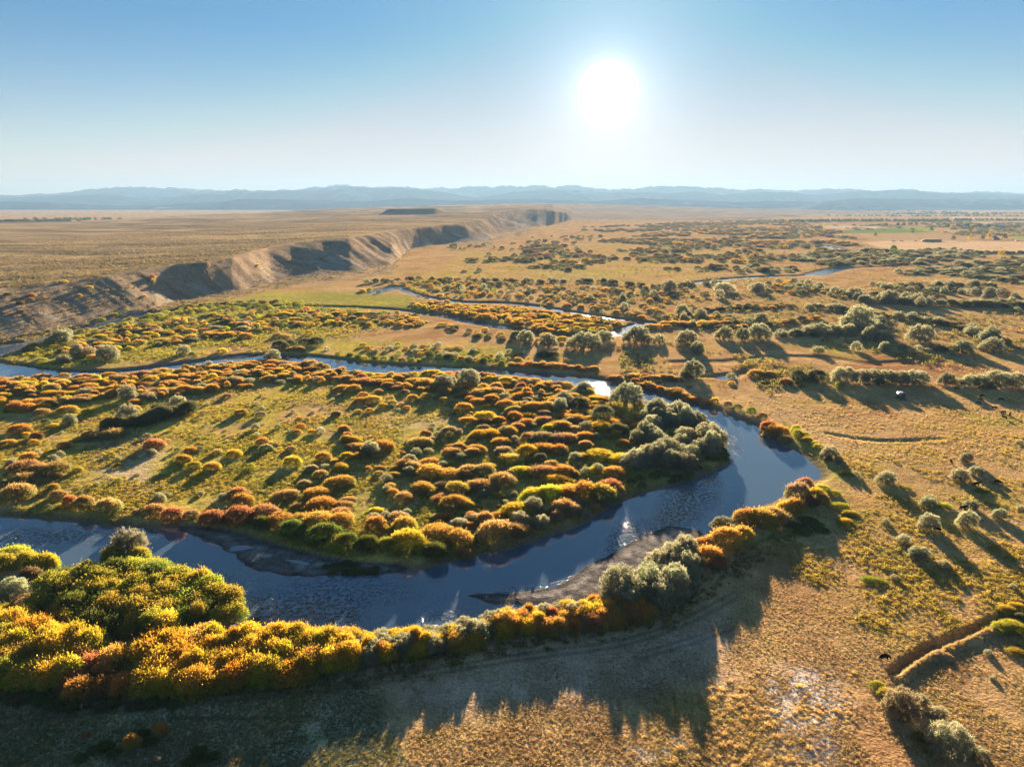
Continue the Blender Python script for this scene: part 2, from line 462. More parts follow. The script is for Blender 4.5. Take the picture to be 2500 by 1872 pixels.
def vproj(X, Y):
    zc = np.maximum(Y * CP + CAMH * SP, 5.0)
    return CX + FPX * X / zc, CY - FPX * (Y * SP - CAMH * CP) / zc
PX, PY = vproj(GX, GY)
NZ_B = fbm(GX / 14, GY / 14, 4, 60); NZ_S = fbm(GX / 2.2, GY / 2.2, 3, 61); NZ_L = fbm(GX / 60, GY / 60, 4, 62)
PXn = PX + (NZ_B - .5) * 90 * np.clip(200 / np.maximum(GY, 60), .05, 1.2)
PYn = PY + (NZ_B - .5) * 60 * np.clip(200 / np.maximum(GY, 60), .02, 1.2) ** 1.6
def area(pts, soft, amp=1.0):
    P = np.stack([PXn.ravel(), PYn.ravel()], 1)
    d = sdf(P, np.array(pts, float), soft + 30).reshape(PX.shape)
    return amp * (1 - sst(-soft, soft, d))
def blend(C, rgb, m):
    m = np.clip(m, 0, 1)[..., None]; return C * (1 - m) + np.array(rgb) * m
d_r, t_m = GM['d'], GM['t']
C = np.zeros(GX.shape + (3,)) + np.array([.38, .235, .105])
C = blend(C, (.29, .155, .07), sst(.45, .68, NZ_B) * .8)
C = blend(C, (.40, .27, .13), sst(.55, .75, NZ_L) * .7 * sst(170, 260, GY))
C = blend(C, (.30, .215, .06), sst(.58, .72, fbm(GX / 25, GY / 18, 4, 63)) * .55 * (GY > 60))
# greener ground of the river bottom
YG, GR, DG = (.38, .285, .055), (.23, .21, .05), (.11, .12, .045)
def green(pts, soft, amt, lo=.35, hi=.6, cols=(YG, GR)):
    global C
    m = area(pts, soft)
    C = blend(C, cols[0], m * amt * sst(lo, hi, NZ_B))
    C = blend(C, cols[1], m * amt * sst(lo + .12, hi + .1, NZ_S * .5 + NZ_L * .5))
green([(-100,930),(500,905),(900,915),(1300,930),(1600,990),(1740,1060),(1780,1120),(1500,1230),(1100,1370),(800,1380),(500,1290),(0,1250),(-100,1250)], 20, .95, .30, .55)
green([(40,860),(150,800),(400,745),(700,730),(900,745),(800,800),(600,830),(450,870),(150,905),(60,895)], 12, 1.0, .22, .42)
green([(560,742),(640,715),(760,712),(1000,722),(1040,760),(850,752)], 8, 1.0, .25, .45)
green([(590,735),(680,712),(760,716),(700,735)], 8, .8, .25, .6, ((.34, .30, .05), (.27, .24, .06)))
green([(700,830),(900,830),(1250,850),(1250,900),(1000,895),(700,866)], 12, .9, .3, .55)
green([(950,705),(1080,680),(1400,690),(1700,700),(1900,690),(1500,640),(1150,610),(1080,650)], 12, .6, .40, .62)
green([(1380,670),(1700,660),(1900,640),(1800,600),(1500,585),(1300,640)], 10, .5, .45, .62)
green([(1970,840),(2150,830),(2330,880),(2250,900),(2100,880)], 8, .7, .3, .5, ((.34, .28, .04), (.22, .12, .05)))
green([(2350,1010),(2480,1015),(2500,1030),(2390,1030)], 6, .9, .2, .4)
green([(1900,1020),(1960,1060),(2050,1160),(2010,1170),(1900,1080)], 8, .9, .2, .4)
green([(1750,1300),(2050,1170),(2100,1260),(2000,1320),(1800,1360)], 20, .6, .4, .6, (GR, DG))
green([(2100,1080),(2600,1080),(2600,1550),(2300,1500),(2050,1350)], 60, .35, .48, .68)
green([(-100,1600),(400,1700),(900,1640),(1000,1900),(-100,2000)], 60, .85, .25, .5, ((.36, .31, .20), (.27, .26, .14)))  # grey-green grass, its colours lightened and warmed to lift the foreground shade
green([(2000,1400),(2300,1420),(2350,1560),(2150,1640),(2000,1560)], 50, .45, .45, .6)
# trampled brown and bare spots; the first is lightened to lift the hedge shadow
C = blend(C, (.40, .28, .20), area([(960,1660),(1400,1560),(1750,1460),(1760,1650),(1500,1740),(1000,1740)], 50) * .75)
C = blend(C, (.27, .15, .075), area([(1850,1350),(2150,1400),(2100,1600),(1850,1640),(1780,1500)], 60) * .55 * sst(.35, .6, NZ_B))
C = blend(C, (.25, .11, .06), area([(2120,865),(2330,880),(2400,905),(2200,925),(2050,900)], 10) * .7)
alk = area([(1870,1640),(2020,1650),(2080,1740),(2060,1890),(1850,1890),(1900,1760)], 45)
C = blend(C, (.50, .44, .40), alk * sst(.35, .62, NZ_S * .6 + NZ_B * .4))
alk2 = area([(1480,1820),(1700,1800),(1650,1900),(1400,1900)], 40)
C = blend(C, (.42, .37, .32), alk2 * sst(.5, .7, NZ_S * .6 + NZ_B * .4))
C = blend(C, (.40, .30, .19), area([(200,1050),(330,1060),(420,1110),(380,1160),(330,1215),(250,1170)], 30) * .8)
C = blend(C, (.38, .27, .15), area([(900,1010),(1050,1010),(1160,1030),(1050,1050),(920,1048)], 12) * .7)
# far fields, each a flat cultivated patch
C = blend(C, (.50, .34, .20), area([(2105,592),(2200,585),(2500,590),(2600,600),(2600,622),(2300,620),(2150,605)], 2))
C = blend(C, (.13, .19, .05), area([(2055,562),(2200,556),(2290,568),(2060,570)], 1.5) * .9)
C = blend(C, (.20, .27, .04), area([(2205,556),(2290,554),(2275,562),(2215,562)], 1.5) * .9)
C = blend(C, (.36, .24, .13), area([(2090,572),(2300,568),(2400,583),(2300,590),(2150,588)], 2) * .8)
C = blend(C, (.48, .35, .22), area([(1970,550),(2150,553),(2130,560),(1960,556)], 1.5) * .9)
C = blend(C, (.45, .34, .22), area([(2050,521),(2150,519),(2150,523),(2060,524)], 1) * .9)
C = blend(C, (.45, .34, .22), area([(2320,529),(2600,533),(2600,540),(2330,536)], 1) * .9)
C = blend(C, (.45, .34, .22), area([(2370,542),(2600,541),(2600,547),(2400,546)], 1) * .8)
C = blend(C, (.22, .26, .05), area([(2460,578),(2600,579),(2600,586),(2480,583)], 1.5) * .9)
# vehicle tracks
P_all = np.stack([GX.ravel(), GY.ravel()], 1)
def track(pts, gauge=1.7, w=.35, rgb=(.20, .14, .09), amt=.6):
    global C
    line = smooth_line(W(pts, 0), 2)
    e = pl_dist(P_all, line).reshape(GX.shape)
    m = 1 - sst(w * .5, w * 1.6, np.abs(e - gauge / 2)) if gauge else 1 - sst(w * .5, w * 1.6, e)
    C = blend(C, rgb, m * amt)
track([(1795,938),(1850,970),(1900,1000),(1960,1035),(2030,1080),(2100,1110)])
track([(1830,935),(1900,962),(1990,1000),(2060,1030),(2110,1062)], 0, .3)
track([(-50,1770),(200,1735),(500,1705),(800,1680),(1050,1640),(1300,1600),(1500,1575),(1650,1530),(1800,1450)], 1.9, .5, (.11, .09, .07), .55)
track([(420,1752),(600,1755),(760,1748)], 0, .4, (.03, .04, .025), .6)
track([(1560,1600),(1700,1560),(1780,1530)], 1.7, .4, (.16, .12, .09), .5)
track([(2060,1872),(2063,1800),(2068,1740)], 0, .35, (.40, .30, .10), .8)
track([(1650,872),(1900,880),(2100,915),(2500,935)], 0, .5, (.42, .28, .14), .5)
# mesa
mesa_m = sst(-.12, .0, t_m) * (GM['h'] > .5)
sage = blend(np.zeros_like(C) + np.array([.27, .19, .115]), (.15, .115, .075), sst(.40, .60, fbm(GX / 130, GY / 22, 4, 70)))
sage = blend(sage, (.40, .28, .15), sst(.56, .68, fbm(GX / 260, GY / 30, 4, 71)) * .9)
C = blend(C, (0, 0, 0), mesa_m) + sage * mesa_m[..., None]
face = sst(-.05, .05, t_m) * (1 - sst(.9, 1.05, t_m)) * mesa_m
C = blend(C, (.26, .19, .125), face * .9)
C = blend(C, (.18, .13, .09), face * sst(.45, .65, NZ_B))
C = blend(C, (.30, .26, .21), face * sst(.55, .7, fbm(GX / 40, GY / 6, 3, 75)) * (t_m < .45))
foot = sst(-.55, -.1, t_m) * (1 - sst(-.1, 0, t_m)) * (GY < 2600) * (PX < 1420)
C = blend(C, (.30, .22, .13), foot * .8); C = blend(C, (.13, .12, .075), foot * sst(.5, .62, NZ_S * .4 + NZ_B * .6))
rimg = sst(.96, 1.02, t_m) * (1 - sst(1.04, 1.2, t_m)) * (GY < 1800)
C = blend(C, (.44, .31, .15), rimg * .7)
C = blend(C, (.30, .21, .14), (PX > 1350) * (GM['h'] > 4) * (t_m > 1) * .6)
# banks, gravel bars, wet bed
bankm = (1 - sst(1.0, 4.5, d_r)) * (GZ < -.15)
C = blend(C, (.12, .095, .07), bankm * .8)
C = blend(C, (.135, .12, .11), GM['bar'] * (sst(-.05, .12, GZ - WATER) * .6 + .4))
C = blend(C, (.06, .055, .055), GM['bar'] * (1 - sst(.03, .16, GZ - WATER)) * .8)
C = blend(C, (.24, .21, .19), GM['bar'] * sst(.45, .7, NZ_S) * sst(.15, .3, GZ - WATER) * .7)
C = C * np.where(GM['bar'], .45 + 1.15 * NZ_S, 1.0)[..., None]
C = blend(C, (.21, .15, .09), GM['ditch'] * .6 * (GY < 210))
C = np.clip(C * 1.22, 0, .75)
tuft = np.clip(.35 + .5 * NZ_B, 0, 1) * (1 - GM['bar'] * .2)
tuft = np.where(mesa_m > .5, .8, tuft) * np.clip(1.2 - GY / 6000, .25, 1)

idx = np.arange(NR * NC).reshape(NR, NC)
F = np.stack([idx[:-1, :-1], idx[:-1, 1:], idx[1:, 1:], idx[1:, :-1]], -1).reshape(-1, 4)
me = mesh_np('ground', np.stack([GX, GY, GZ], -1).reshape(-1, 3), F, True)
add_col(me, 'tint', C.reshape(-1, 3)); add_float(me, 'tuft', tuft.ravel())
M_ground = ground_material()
tag(link('ground', me, mats=[M_ground]), kind='structure')

# ------------------------------------------------------------------ river surface: a level sheet wherever the bed lies under it
low = (GZ < WATER + .35) & (d_r < 12) | (sdf(P_all, pond).reshape(GX.shape) < 3)
keep = low[:-1, :-1] | low[1:, :-1] | low[:-1, 1:] | low[1:, 1:]
keep &= (np.minimum.reduce([d_r[:-1, :-1], d_r[1:, :-1], d_r[:-1, 1:], d_r[1:, 1:]]) < 8) | (GY[:-1, :-1] > 300) & (GX[:-1, :-1] > 60)
Fw = F.reshape(NR - 1, NC - 1, 4)[keep]
used, inv = np.unique(Fw, return_inverse=True)
WX, WY = GX.ravel()[used], GY.ravel()[used]
wpx, wpy = PX.ravel()[used], PY.ravel()[used]
def spot(cx, cy_, rx, ry, rot=0.0):
    c, s = math.cos(rot), math.sin(rot); x = wpx - cx; y = wpy - cy_
    return np.exp(-(((x * c + y * s) / rx) ** 2 + ((-x * s + y * c) / ry) ** 2))
rif = (spot(745, 1478, 80, 28, -.1) + .9 * spot(640, 1480, 40, 22) + spot(830, 1500, 40, 25) + .8 * spot(1095, 1508, 45, 16) + 1.0 * spot(1525, 1318, 45, 26, -.8)
       + .9 * spot(1380, 1425, 90, 14, -.4) + .8 * spot(1285, 1440, 50, 14) + .5 * spot(1690, 1215, 60, 40, -.5) + .35 * spot(1780, 1080, 25, 30) + .5 * spot(100, 1300, 120, 15)
       + .25 * spot(800, 1440, 200, 40) + .6 * spot(545, 1425, 25, 25) + .15 * spot(1470, 952, 60, 12) + .5 * spot(1640, 1260, 50, 25, -.7) + .3 * spot(2030, 660, 60, 12) + .3 * spot(1140, 785, 90, 12) + .3 * spot(945, 706, 40, 8) + .0 * spot(1560, 800, 40, 10))
shal = (.8 * spot(1650, 1240, 60, 40, -.6) + .7 * spot(1600, 1285, 50, 30, -.8) + .5 * spot(740, 1490, 150, 30) + .5 * spot(1200, 1470, 120, 30) + .5 * spot(620, 1390, 60, 20) + .35 * spot(100, 1300, 160, 25)) * (fbm(WX / 8, WY / 8, 3, 80) * 1.6)
mw = mesh_np('river_water', np.stack([WX, WY, np.full(len(WX), WATER)], -1), inv.reshape(-1, 4), True)
add_float(mw, 'riffle', np.clip(rif * 1.7, 0, 1.7) * (.35 + 1.1 * fbm(WX / 5, WY / 5, 3, 81))); add_float(mw, 'shallow', np.clip(shal * 1.5, 0, 1))
M_water = water_material()
tag(link('river_water', mw, mats=[M_water]), kind='structure')

# ------------------------------------------------------------------ mountains and far low hills
def rock_material(name, c1, c2, c3, sc):
    t = NT(name)
    geo = t.n('ShaderNodeNewGeometry').outputs['Position']
    n = t.noise(geo, sc, 5, .6); n2 = t.noise(geo, sc * .35, 4, .6)
    c = t.mix(t.mapr(n, .4, .62, 0, 1), c1, c2)
    c = t.mix(t.mapr(n2, .56, .60, 0, 1), c, c3)
    b = t.n('ShaderNodeBsdfDiffuse'); t.l(c, b.inputs['Color']); t.l(b.outputs[0], t.out.inputs['Surface'])
    return t.m
M_mtn = rock_material('forested_mountain', (.03, .04, .035, 1), (.09, .09, .07, 1), (.34, .28, .20, 1), .0011)
M_hill = rock_material('sagebrush_hill', (.12, .10, .08, 1), (.19, .15, .11, 1), (.32, .25, .17, 1), .003)

def mountain_range(name, pts, R, width, seed, mat, rough=.03, base=-20.0, cols=420, rows=44, spur=.45):
    pts = np.array(pts, float)
    px = np.linspace(pts[0, 0], pts[-1, 0], cols); py = np.interp(px, pts[:, 0], pts[:, 1])
    yp = np.zeros(cols); xp = np.zeros(cols); zp = np.zeros(cols)
    for i in range(cols):
        d = ray(px[i], py[i]); t = R / d[1]; xp[i], yp[i], zp[i] = d[0] * t, R, max(CAMH + d[2] * t, base + 5)
    s = np.linspace(-1, 1, rows)
    S = np.repeat(s[:, None], cols, 1); X = np.repeat(xp[None], rows, 0); Yc = R + S * width
    zz = np.repeat(zp[None], rows, 0)
    prof = (1 - np.abs(S)) ** 1.15
    rg = ridged(X / (width * .45) + 40, Yc / (width * .8), 4, seed) - .5
    wob = (fbm(X / (width * .6), Yc / (width * 1.2), 3, seed + 9) - .5) * .5
    env = np.sin(np.pi * np.clip(np.abs(S), 0, 1))
    Z = base + (zz - base) * np.clip(prof + env * (spur * rg + wob * .3), 0, .985) * (np.abs(S) > .01)
    Z = np.where(np.abs(S) <= .03, zz + (fbm(X / (width * .05), X * 0, 3, seed + 3) - .5) * zz * rough, Z)
    X = X * (Yc / R)
    ii = np.arange(rows * cols).reshape(rows, cols)
    Fm = np.stack([ii[:-1, :-1], ii[:-1, 1:], ii[1:, 1:], ii[1:, :-1]], -1).reshape(-1, 4)
    m = mesh_np(name, np.stack([X, Yc, Z], -1).reshape(-1, 3), Fm, True)
    return tag(link(name, m, mats=[mat]), kind='structure')
sky_line = [(-500,480),(-200,479),(0,477),(30,478),(70,474),(130,473),(180,469),(215,463),(250,459),(300,457),(330,456),(350,458),(380,459),(450,460),(510,464),(545,465),(580,463),(610,465),(625,466),(660,464),(675,466),(700,463),
    (740,461),(760,458),(800,456),(840,450),(860,455),(900,457),(940,455),(1000,458),(1050,462),(1060,461),(1080,459),(1100,463),(1130,457),(1170,454),(1200,457),(1250,453),(1260,458),(1290,454),(1320,452),(1350,457),
    (1395,452),(1430,458),(1490,464),(1510,461),(1550,462),(1580,456),(1650,455),(1700,455),(1735,459),(1750,457),(1800,464),(1815,465),(1850,461),(1875,462),(1920,465),(1990,464),(2030,461),(2080,462),(2130,466),
    (2200,462),(2230,463),(2260,467),(2310,471),(2350,470),(2400,467),(2450,470),(2500,473),(2700,476),(3000,480)]
mountain_range('mountains', sky_line, 18400, 1500, 3, M_mtn, .16)
mountain_range('mountains', [(-500,486),(0,484),(100,480),(200,476),(270,474),(330,484),(420,482),(470,474),(540,469),(600,466),(700,466),(780,462),(850,455),(900,460),(960,459),(1040,464),(1100,472),(1160,484),(1250,470),(1320,462),(1400,465),(1480,470),(1560,469),(1640,473),(1700,468),(1760,476),(1850,470),(1920,470),(2000,476),(2080,468),(2200,464),(2280,470),(2400,474),(2500,477),(3000,484)], 15200, 1500, 13, M_mtn, .10)
mountain_range('mountains', [(-500,494),(0,492),(110,494),(170,498),(300,503),(420,500),(520,494),(600,486),(700,488),(900,492),(1000,484),(1100,490),(1300,486),(1450,492),(1560,484),(1650,488),(1800,494),(1900,490),(1980,494),(2100,484),(2300,488),(2450,486),(2600,488),(3000,494)], 11800, 1100, 23, M_mtn, .06)
mountain_range('hills', [(-300,519),(0,519),(60,521),(120,519),(170,517.5),(220,519),(290,518),(330,518),(400,520),(460,521),(560,523)], 8200, 700, 33, M_hill, .03, -20, 160, 20)
mountain_range('hills', [(1860,512),(1931,507),(1988,500),(2022,498),(2129,501),(2200,503),(2285,507),(2360,510)], 10600, 700, 43, M_hill, .03, -20, 160, 20)
mountain_range('hills', [(2180,511),(2300,508),(2400,506),(2470,504),(2560,502),(2800,500)], 11600, 700, 53, M_hill, .03, -20, 120, 16)

# ------------------------------------------------------------------ haze
t = NT('haze_air')
v = t.n('ShaderNodeVolumePrincipled')
v.inputs['Color'].default_value = (.165, .28, .45, 1)
v.inputs['Density'].default_value = 5.6e-5
v.inputs['Anisotropy'].default_value = 0.20
t.l(v.outputs[0], t.out.inputs['Volume'])
hx0, hx1, hy0, hy1, hz0, hz1 = -90000, 90000, -700, 20500, -24.0, 640.0
hv = [(x, y, z) for z in (hz0, hz1) for y in (hy0, hy1) for x in (hx0, hx1)]
hf = [(0, 2, 3, 1), (4, 5, 7, 6), (0, 1, 5, 4), (2, 6, 7, 3), (0, 4, 6, 2), (1, 3, 7, 5)]
hz = link('haze', mesh_np('haze', hv, hf), mats=[t.m]); tag(hz, kind='stuff')

# ------------------------------------------------------------------ leaves, stems and the plant prototypes
def leaf_material(name, instancer, trans=.5, gloss=0.0):
    t = NT(name)
    if instancer: base = t.n('ShaderNodeAttribute', attribute_name='tint', attribute_type='INSTANCER').outputs['Color']
    else: base = t.n('ShaderNodeObjectInfo').outputs['Color']
    lv = t.n('ShaderNodeAttribute', attribute_name='lv').outputs['Color']
    geo = t.n('ShaderNodeNewGeometry').outputs['Position']
    m = t.mix(1.0, base, lv, 'MULTIPLY')
    patch = t.mapr(t.noise(geo, .35, 2, .5), .45, .62, 0, .55)
    m = t.mix(patch, m, t.mix(1.0, m, (.86, .98, .9, 1), 'MULTIPLY'))
    d = t.n('ShaderNodeBsdfDiffuse'); tr = t.n('ShaderNodeBsdfTranslucent')
    t.l(m, d.inputs['Color'])
    t.l(t.mix(1.0, m, (1.12, 1.05, .85, 1), 'MULTIPLY'), tr.inputs['Color'])
    x = t.n('ShaderNodeMixShader'); x.inputs[0].default_value = trans
    t.l(d.outputs[0], x.inputs[1]); t.l(tr.outputs[0], x.inputs[2])
    t.l(x.outputs[0], t.out.inputs['Surface'])
    return t.m
def plain_material(name, rgb, rough=.9, metal=0.0, var=.0, scale=1.0, bump=0.0):
    t = NT(name); p = t.n('ShaderNodeBsdfPrincipled')
    p.inputs['Roughness'].default_value = rough; p.inputs['Metallic'].default_value = metal
    if var:
        pos = t.n('ShaderNodeTexCoord').outputs['Object']; nz = t.noise(pos, scale, 4, .6)
        c = t.n('ShaderNodeRGB'); c.outputs[0].default_value = (*rgb, 1)
        t.l(t.scale(c.outputs[0], t.mapr(nz, .3, .7, 1 - var, 1 + var)), p.inputs['Base Color'])
        if bump: t.l(t.bump(nz, bump, .05), p.inputs['Normal'])
    else: p.inputs['Base Color'].default_value = (*rgb, 1)
    t.l(p.outputs[0], t.out.inputs['Surface']); return t.m
M_leaf = leaf_material('leaves', False); M_leaf_i = leaf_material('leaves_of_thicket', True)
M_bark = plain_material('bark', (.10, .075, .055), .95, 0, .35, 8.0)

def rand_dirs(n, r):
    v = r.normal(size=(n, 3)); return v / np.linalg.norm(v, axis=1)[:, None]
def leaf_cards(pos, axis, ln, wd, r, cup=.25):
    """diamond shaped folded leaves: 4 verts, 2 triangles each"""
    n = len(pos); axis = axis / np.linalg.norm(axis, axis=1)[:, None]
    side = np.cross(axis, rand_dirs(n, r)); side /= np.linalg.norm(side, axis=1)[:, None] + 1e-9
    nor = np.cross(axis, side); L = ln[:, None]; Wd = wd[:, None]
    v = np.empty((n, 4, 3))
    v[:, 0] = pos; v[:, 1] = pos + axis * L * .45 + side * Wd * .5 + nor * Wd * cup
    v[:, 2] = pos + axis * L; v[:, 3] = pos + axis * L * .45 - side * Wd * .5 + nor * Wd * cup
    return v.reshape(-1, 3)
def crown_points(n, lobes, r, shell=.55, rag=.13):
    """points spread through the outer shell of a set of lobes (cx,cy,cz,rx,rz), none deep inside another"""
    lobes = np.asarray(lobes); w = lobes[:, 3] ** 2; w = w / w.sum(); P = []; D = []
    got = 0
    while got < n:
        k = r.choice(len(lobes), size=n, p=w); d = rand_dirs(n, r)
        d[:, 2] = np.where(d[:, 2] < -.35, -d[:, 2], d[:, 2])
        rad = (shell + (1 - shell) * r.random(n) ** .5) * (1 + rag * r.normal(size=n))
        L = lobes[k]; p = L[:, :3] + d * np.stack([L[:, 3], L[:, 3], L[:, 4]], 1) * rad[:, None]
        deep = np.zeros(n, bool)
        for q in lobes:
            e = (p - q[:3]) / np.array([q[3], q[3], q[4]]); deep |= ((e ** 2).sum(1) < .45)
        ok = (~deep | (r.random(n) < .06)) & (p[:, 2] > .01)
        P.append(p[ok]); D.append(d[ok]); got += ok.sum()
    return np.concatenate(P)[:n], np.concatenate(D)[:n]
def tube_np(pts, radii, sides=5):
    pts = np.asarray(pts, float); V = []; Fc = []
    for i, p in enumerate(pts):
        a = pts[min(i + 1, len(pts) - 1)] - pts[max(i - 1, 0)]; a = a / (np.linalg.norm(a) + 1e-9)
        u = np.cross(a, (0.3, .9, .2)); u /= np.linalg.norm(u) + 1e-9; w = np.cross(a, u)
        for k in range(sides):
            th = 2 * math.pi * k / sides; V.append(p + (u * math.cos(th) + w * math.sin(th)) * radii[i])
    for i in range(len(pts) - 1):
        for k in range(sides):
            Fc.append((i * sides + k, i * sides + (k + 1) % sides, (i + 1) * sides + (k + 1) % sides, (i + 1) * sides + k))
    return np.array(V), np.array(Fc)
def join_np(parts):
    V = []; Fc = []; o = 0
    for v, f in parts: V.append(v); Fc.append(f + o); o += len(v)
    return np.concatenate(V), np.concatenate(Fc)

def make_crown(name, seed, n, lobes, ln, wd, up, spread, vary, core=True):
    """lv: leaf to leaf variation of colour (real leaves differ), plus the height tint below"""
    r = np.random.default_rng(seed)
    P, D = crown_points(n, lobes, r, rag=.26 if 'silver' in name else .22)
    ax = D * spread + np.array([0, 0, up]) + r.normal(size=P.shape) * .45
    L = ln * (.6 + .8 * r.random(n)); Wd = wd * (.6 + .8 * r.random(n))
    V = leaf_cards(P, ax, L, Wd, r)
    Fc = np.arange(4 * n).reshape(n, 4)
    b = np.clip(1 + vary * r.normal(size=(n, 1)), .45, 1.7); hue = r.normal(size=(n, 1)) * vary * .5
    lv = np.concatenate([b * (1 + hue * .4), b * (1 - hue * .4), b * (1 - hue)], 1)
    cl = .82 + .36 * fbm(P[:, 0] * 5 + seed, P[:, 1] * 5 + P[:, 2] * 4, 2, seed)[:, None]
    if 'silver' not in name and 'tall' not in name:      # lower leaves still green in autumn; the olive of their shade painted in too
        zf = 1 - sst(.15, .75, P[:, 2] / P[:, 2].max())[:, None]
        lv = lv * (1 + zf * np.array([-.30, .06, .05]))
    lv = np.repeat(lv * cl, 4, 0)
    me = mesh_np(name, V, Fc); add_col(me, 'lv', lv)
    return me
def make_stems(name, seed, k, reach, h, rad, lean=.7):
    r = np.random.default_rng(seed + 500); parts = []
    for i in range(k):
        a = 2 * math.pi * (i + r.random() * .6) / k; q = reach * (.35 + .6 * r.random()); hh = h * (.6 + .35 * r.random())
        pts = [np.array([.04 * math.cos(a), .04 * math.sin(a), -.02])]
        for s in (.35, .7, 1.0):
            pts.append(np.array([math.cos(a) * q * s ** lean, math.sin(a) * q * s ** lean, hh * s ** 1.15]) + r.normal(size=3) * .015)
        parts.append(tube_np(pts, [rad, rad * .75, rad * .5, rad * .25], 5))
        for b in range(2):
            p0 = pts[2]; p1 = p0 + np.array([r.normal() * .1, r.normal() * .1, .14])
            parts.append(tube_np([p0, p1], [rad * .4, rad * .15], 4))
    return mesh_np(name, *join_np(parts))

def dome_lobes(seed, k=16, h=.5, rr=(.12, .20), squash=.85):
    """one broad dome with shallow bulges on it"""
    r = np.random.default_rng(seed); L = [(0, 0, h * .10, .38, h * .80)]
    ph = r.random() * 6.283
    for i in range(k):
        a = i * 2.4 + ph; q = .30 * math.sqrt((i + .5) / k) * (.9 + .35 * r.random()); rad = rr[0] + (rr[1] - rr[0]) * r.random()
        z = h * .90 * math.sqrt(max(0, 1 - (q / .46) ** 2)) - rad * squash * (.62 + .25 * r.random())
        L.append((q * math.cos(a), q * math.sin(a), max(z, .04), rad, rad * squash))
    for i in range(10):                                  # skirt down to the ground
        a = ph + i * .628 + r.random() * .3; q = .33 + .05 * r.random()
        L.append((q * math.cos(a), q * math.sin(a), h * (.12 + .14 * r.random()), .12 + .04 * r.random(), h * .26))
    for i in range(14):                                   # upright sprays that break the outline
        a = r.random() * 6.283; q = .36 * math.sqrt(r.random())
        L.append((q * math.cos(a), q * math.sin(a), h * .80 * math.sqrt(1 - (q / .5) ** 2), .035 + .025 * r.random(), .10 + .10 * r.random()))
    return L
def tree_lobes(seed, k=20, h=.95, rr=(.11, .2), wide=.34, low=.12):
    r = np.random.default_rng(seed); L = [(0, 0, h * .36, wide * .74, h * .40)]; ph = r.random() * 6.283
    ox, oy = r.normal() * .04, r.normal() * .04
    for i in range(k):
        t_ = low + (.93 - low) * ((i + r.random()) / k) ** 1.1; z = t_ * h
        wz = wide * math.sqrt(max(.03, 1 - ((t_ - .30) / .70) ** 2)) * (.72 + .34 * r.random())
        a = ph + i * 2.4 + r.random() * .8; rad = (rr[0] + (rr[1] - rr[0]) * r.random()) * (1.15 - .45 * t_)
        L.append((wz * math.cos(a) + ox * t_, wz * math.sin(a) + oy * t_, max(z - rad * .5, rad * .6), rad, rad * (.9 + .6 * r.random())))
    for i in range(6):                                   # upright sprays that break the outline
        a = r.random() * 6.283; q = wide * .7 * r.random(); t_ = 1 - (q / wide) ** 2 * .5
        L.append((q * math.cos(a), q * math.sin(a), h * t_ * (.80 + .1 * r.random()), .045 + .02 * r.random(), .12 + .06 * r.random()))
    return L

PROTO = {}
def add_proto(kind, lod, me, me_i, stems): PROTO.setdefault((kind, lod), []).append((me, me_i, stems))
def variants(kind, count, seed, lobef, stemf, spec):
    for v in range(count):
        lobes = lobef(seed + v)
        st = stemf(kind + '_stems', seed + v)
        if len(st.materials) == 0: st.materials.append(M_bark)
        for lod, (n, ln, wd) in enumerate(spec[:3]):
            me = make_crown(f'{kind}_leaves_{v}_{lod}', seed + v, n, lobes, ln, wd, *spec[3])
            mi = me.copy(); me.materials.append(M_leaf); mi.materials.append(M_leaf_i)
            add_proto(kind, lod, me, mi, st)
variants('willow', 6, 100, lambda s: dome_lobes(s, 12 + s % 5, .5), lambda n, s: make_stems(n, s, 9, .34, .38, .012),
         [(7500, .050, .020), (1900, .075, .036), (300, .14, .09), (.9, .9, .20)])
variants('silver', 6, 200, lambda s: tree_lobes(s, 34, .80, (.08, .15), .43, .05), lambda n, s: make_stems(n, s, 5, .22, .70, .022, .9),
         [(10000, .062, .016), (2600, .085, .030), (400, .14, .07), (.9, .9, .20)])
variants('round', 4, 300, lambda s: dome_lobes(s, 14, .72, (.14, .22), .95), lambda n, s: make_stems(n, s, 7, .28, .5, .014),
         [(6500, .052, .022), (1600, .075, .040), (280, .15, .10), (.8, 1.0, .18)])
variants('tall', 3, 400, lambda s: tree_lobes(s, 18, 1.25, (.13, .2), .26, .22), lambda n, s: make_stems(n, s, 3, .14, .95, .026, 1.0),
         [(3000, .06, .034), (1300, .08, .045), (300, .14, .10), (.3, 1.0, .16)])

# colours of the leaves (albedo) ---------------------------------------------------
TINT = dict(
    Y=((.55, .375, .045), 'golden yellow', 'willow shrub', 'willow'),
    O=((.53, .30, .075), 'amber orange', 'willow shrub', 'willow'),
    R=((.44, .205, .10), 'rusty red', 'willow shrub', 'willow'),
    B=((.43, .27, .115), 'brownish orange', 'willow shrub', 'willow'),
    M=((.35, .235, .145), 'mauve brown', 'willow shrub', 'willow'),
    G=((.37, .315, .05), 'yellow-green', 'green shrub', 'round'),
    E=((.13, .15, .035), 'leafy green', 'green shrub', 'round'),
    S=((.30, .30, .215), 'silvery', 'shrub', 'silver'),
    P=((.34, .27, .19), 'pinkish grey', 'shrub', 'silver'),
    D=((.135, .130, .075), 'dark grey-green', 'dark shrub', 'round'),
    K=((.19, .125, .07), 'dull brown', 'dark shrub', 'willow'),
    T=((.070, .085, .030), 'dark green', 'cottonwood tree', 'tall'),
    U=((.40, .29, .03), 'yellowing', 'cottonwood tree', 'tall'),
)
plants = []     # dict(x,y,w,h,code,tint,place)
prng = np.random.default_rng(99)
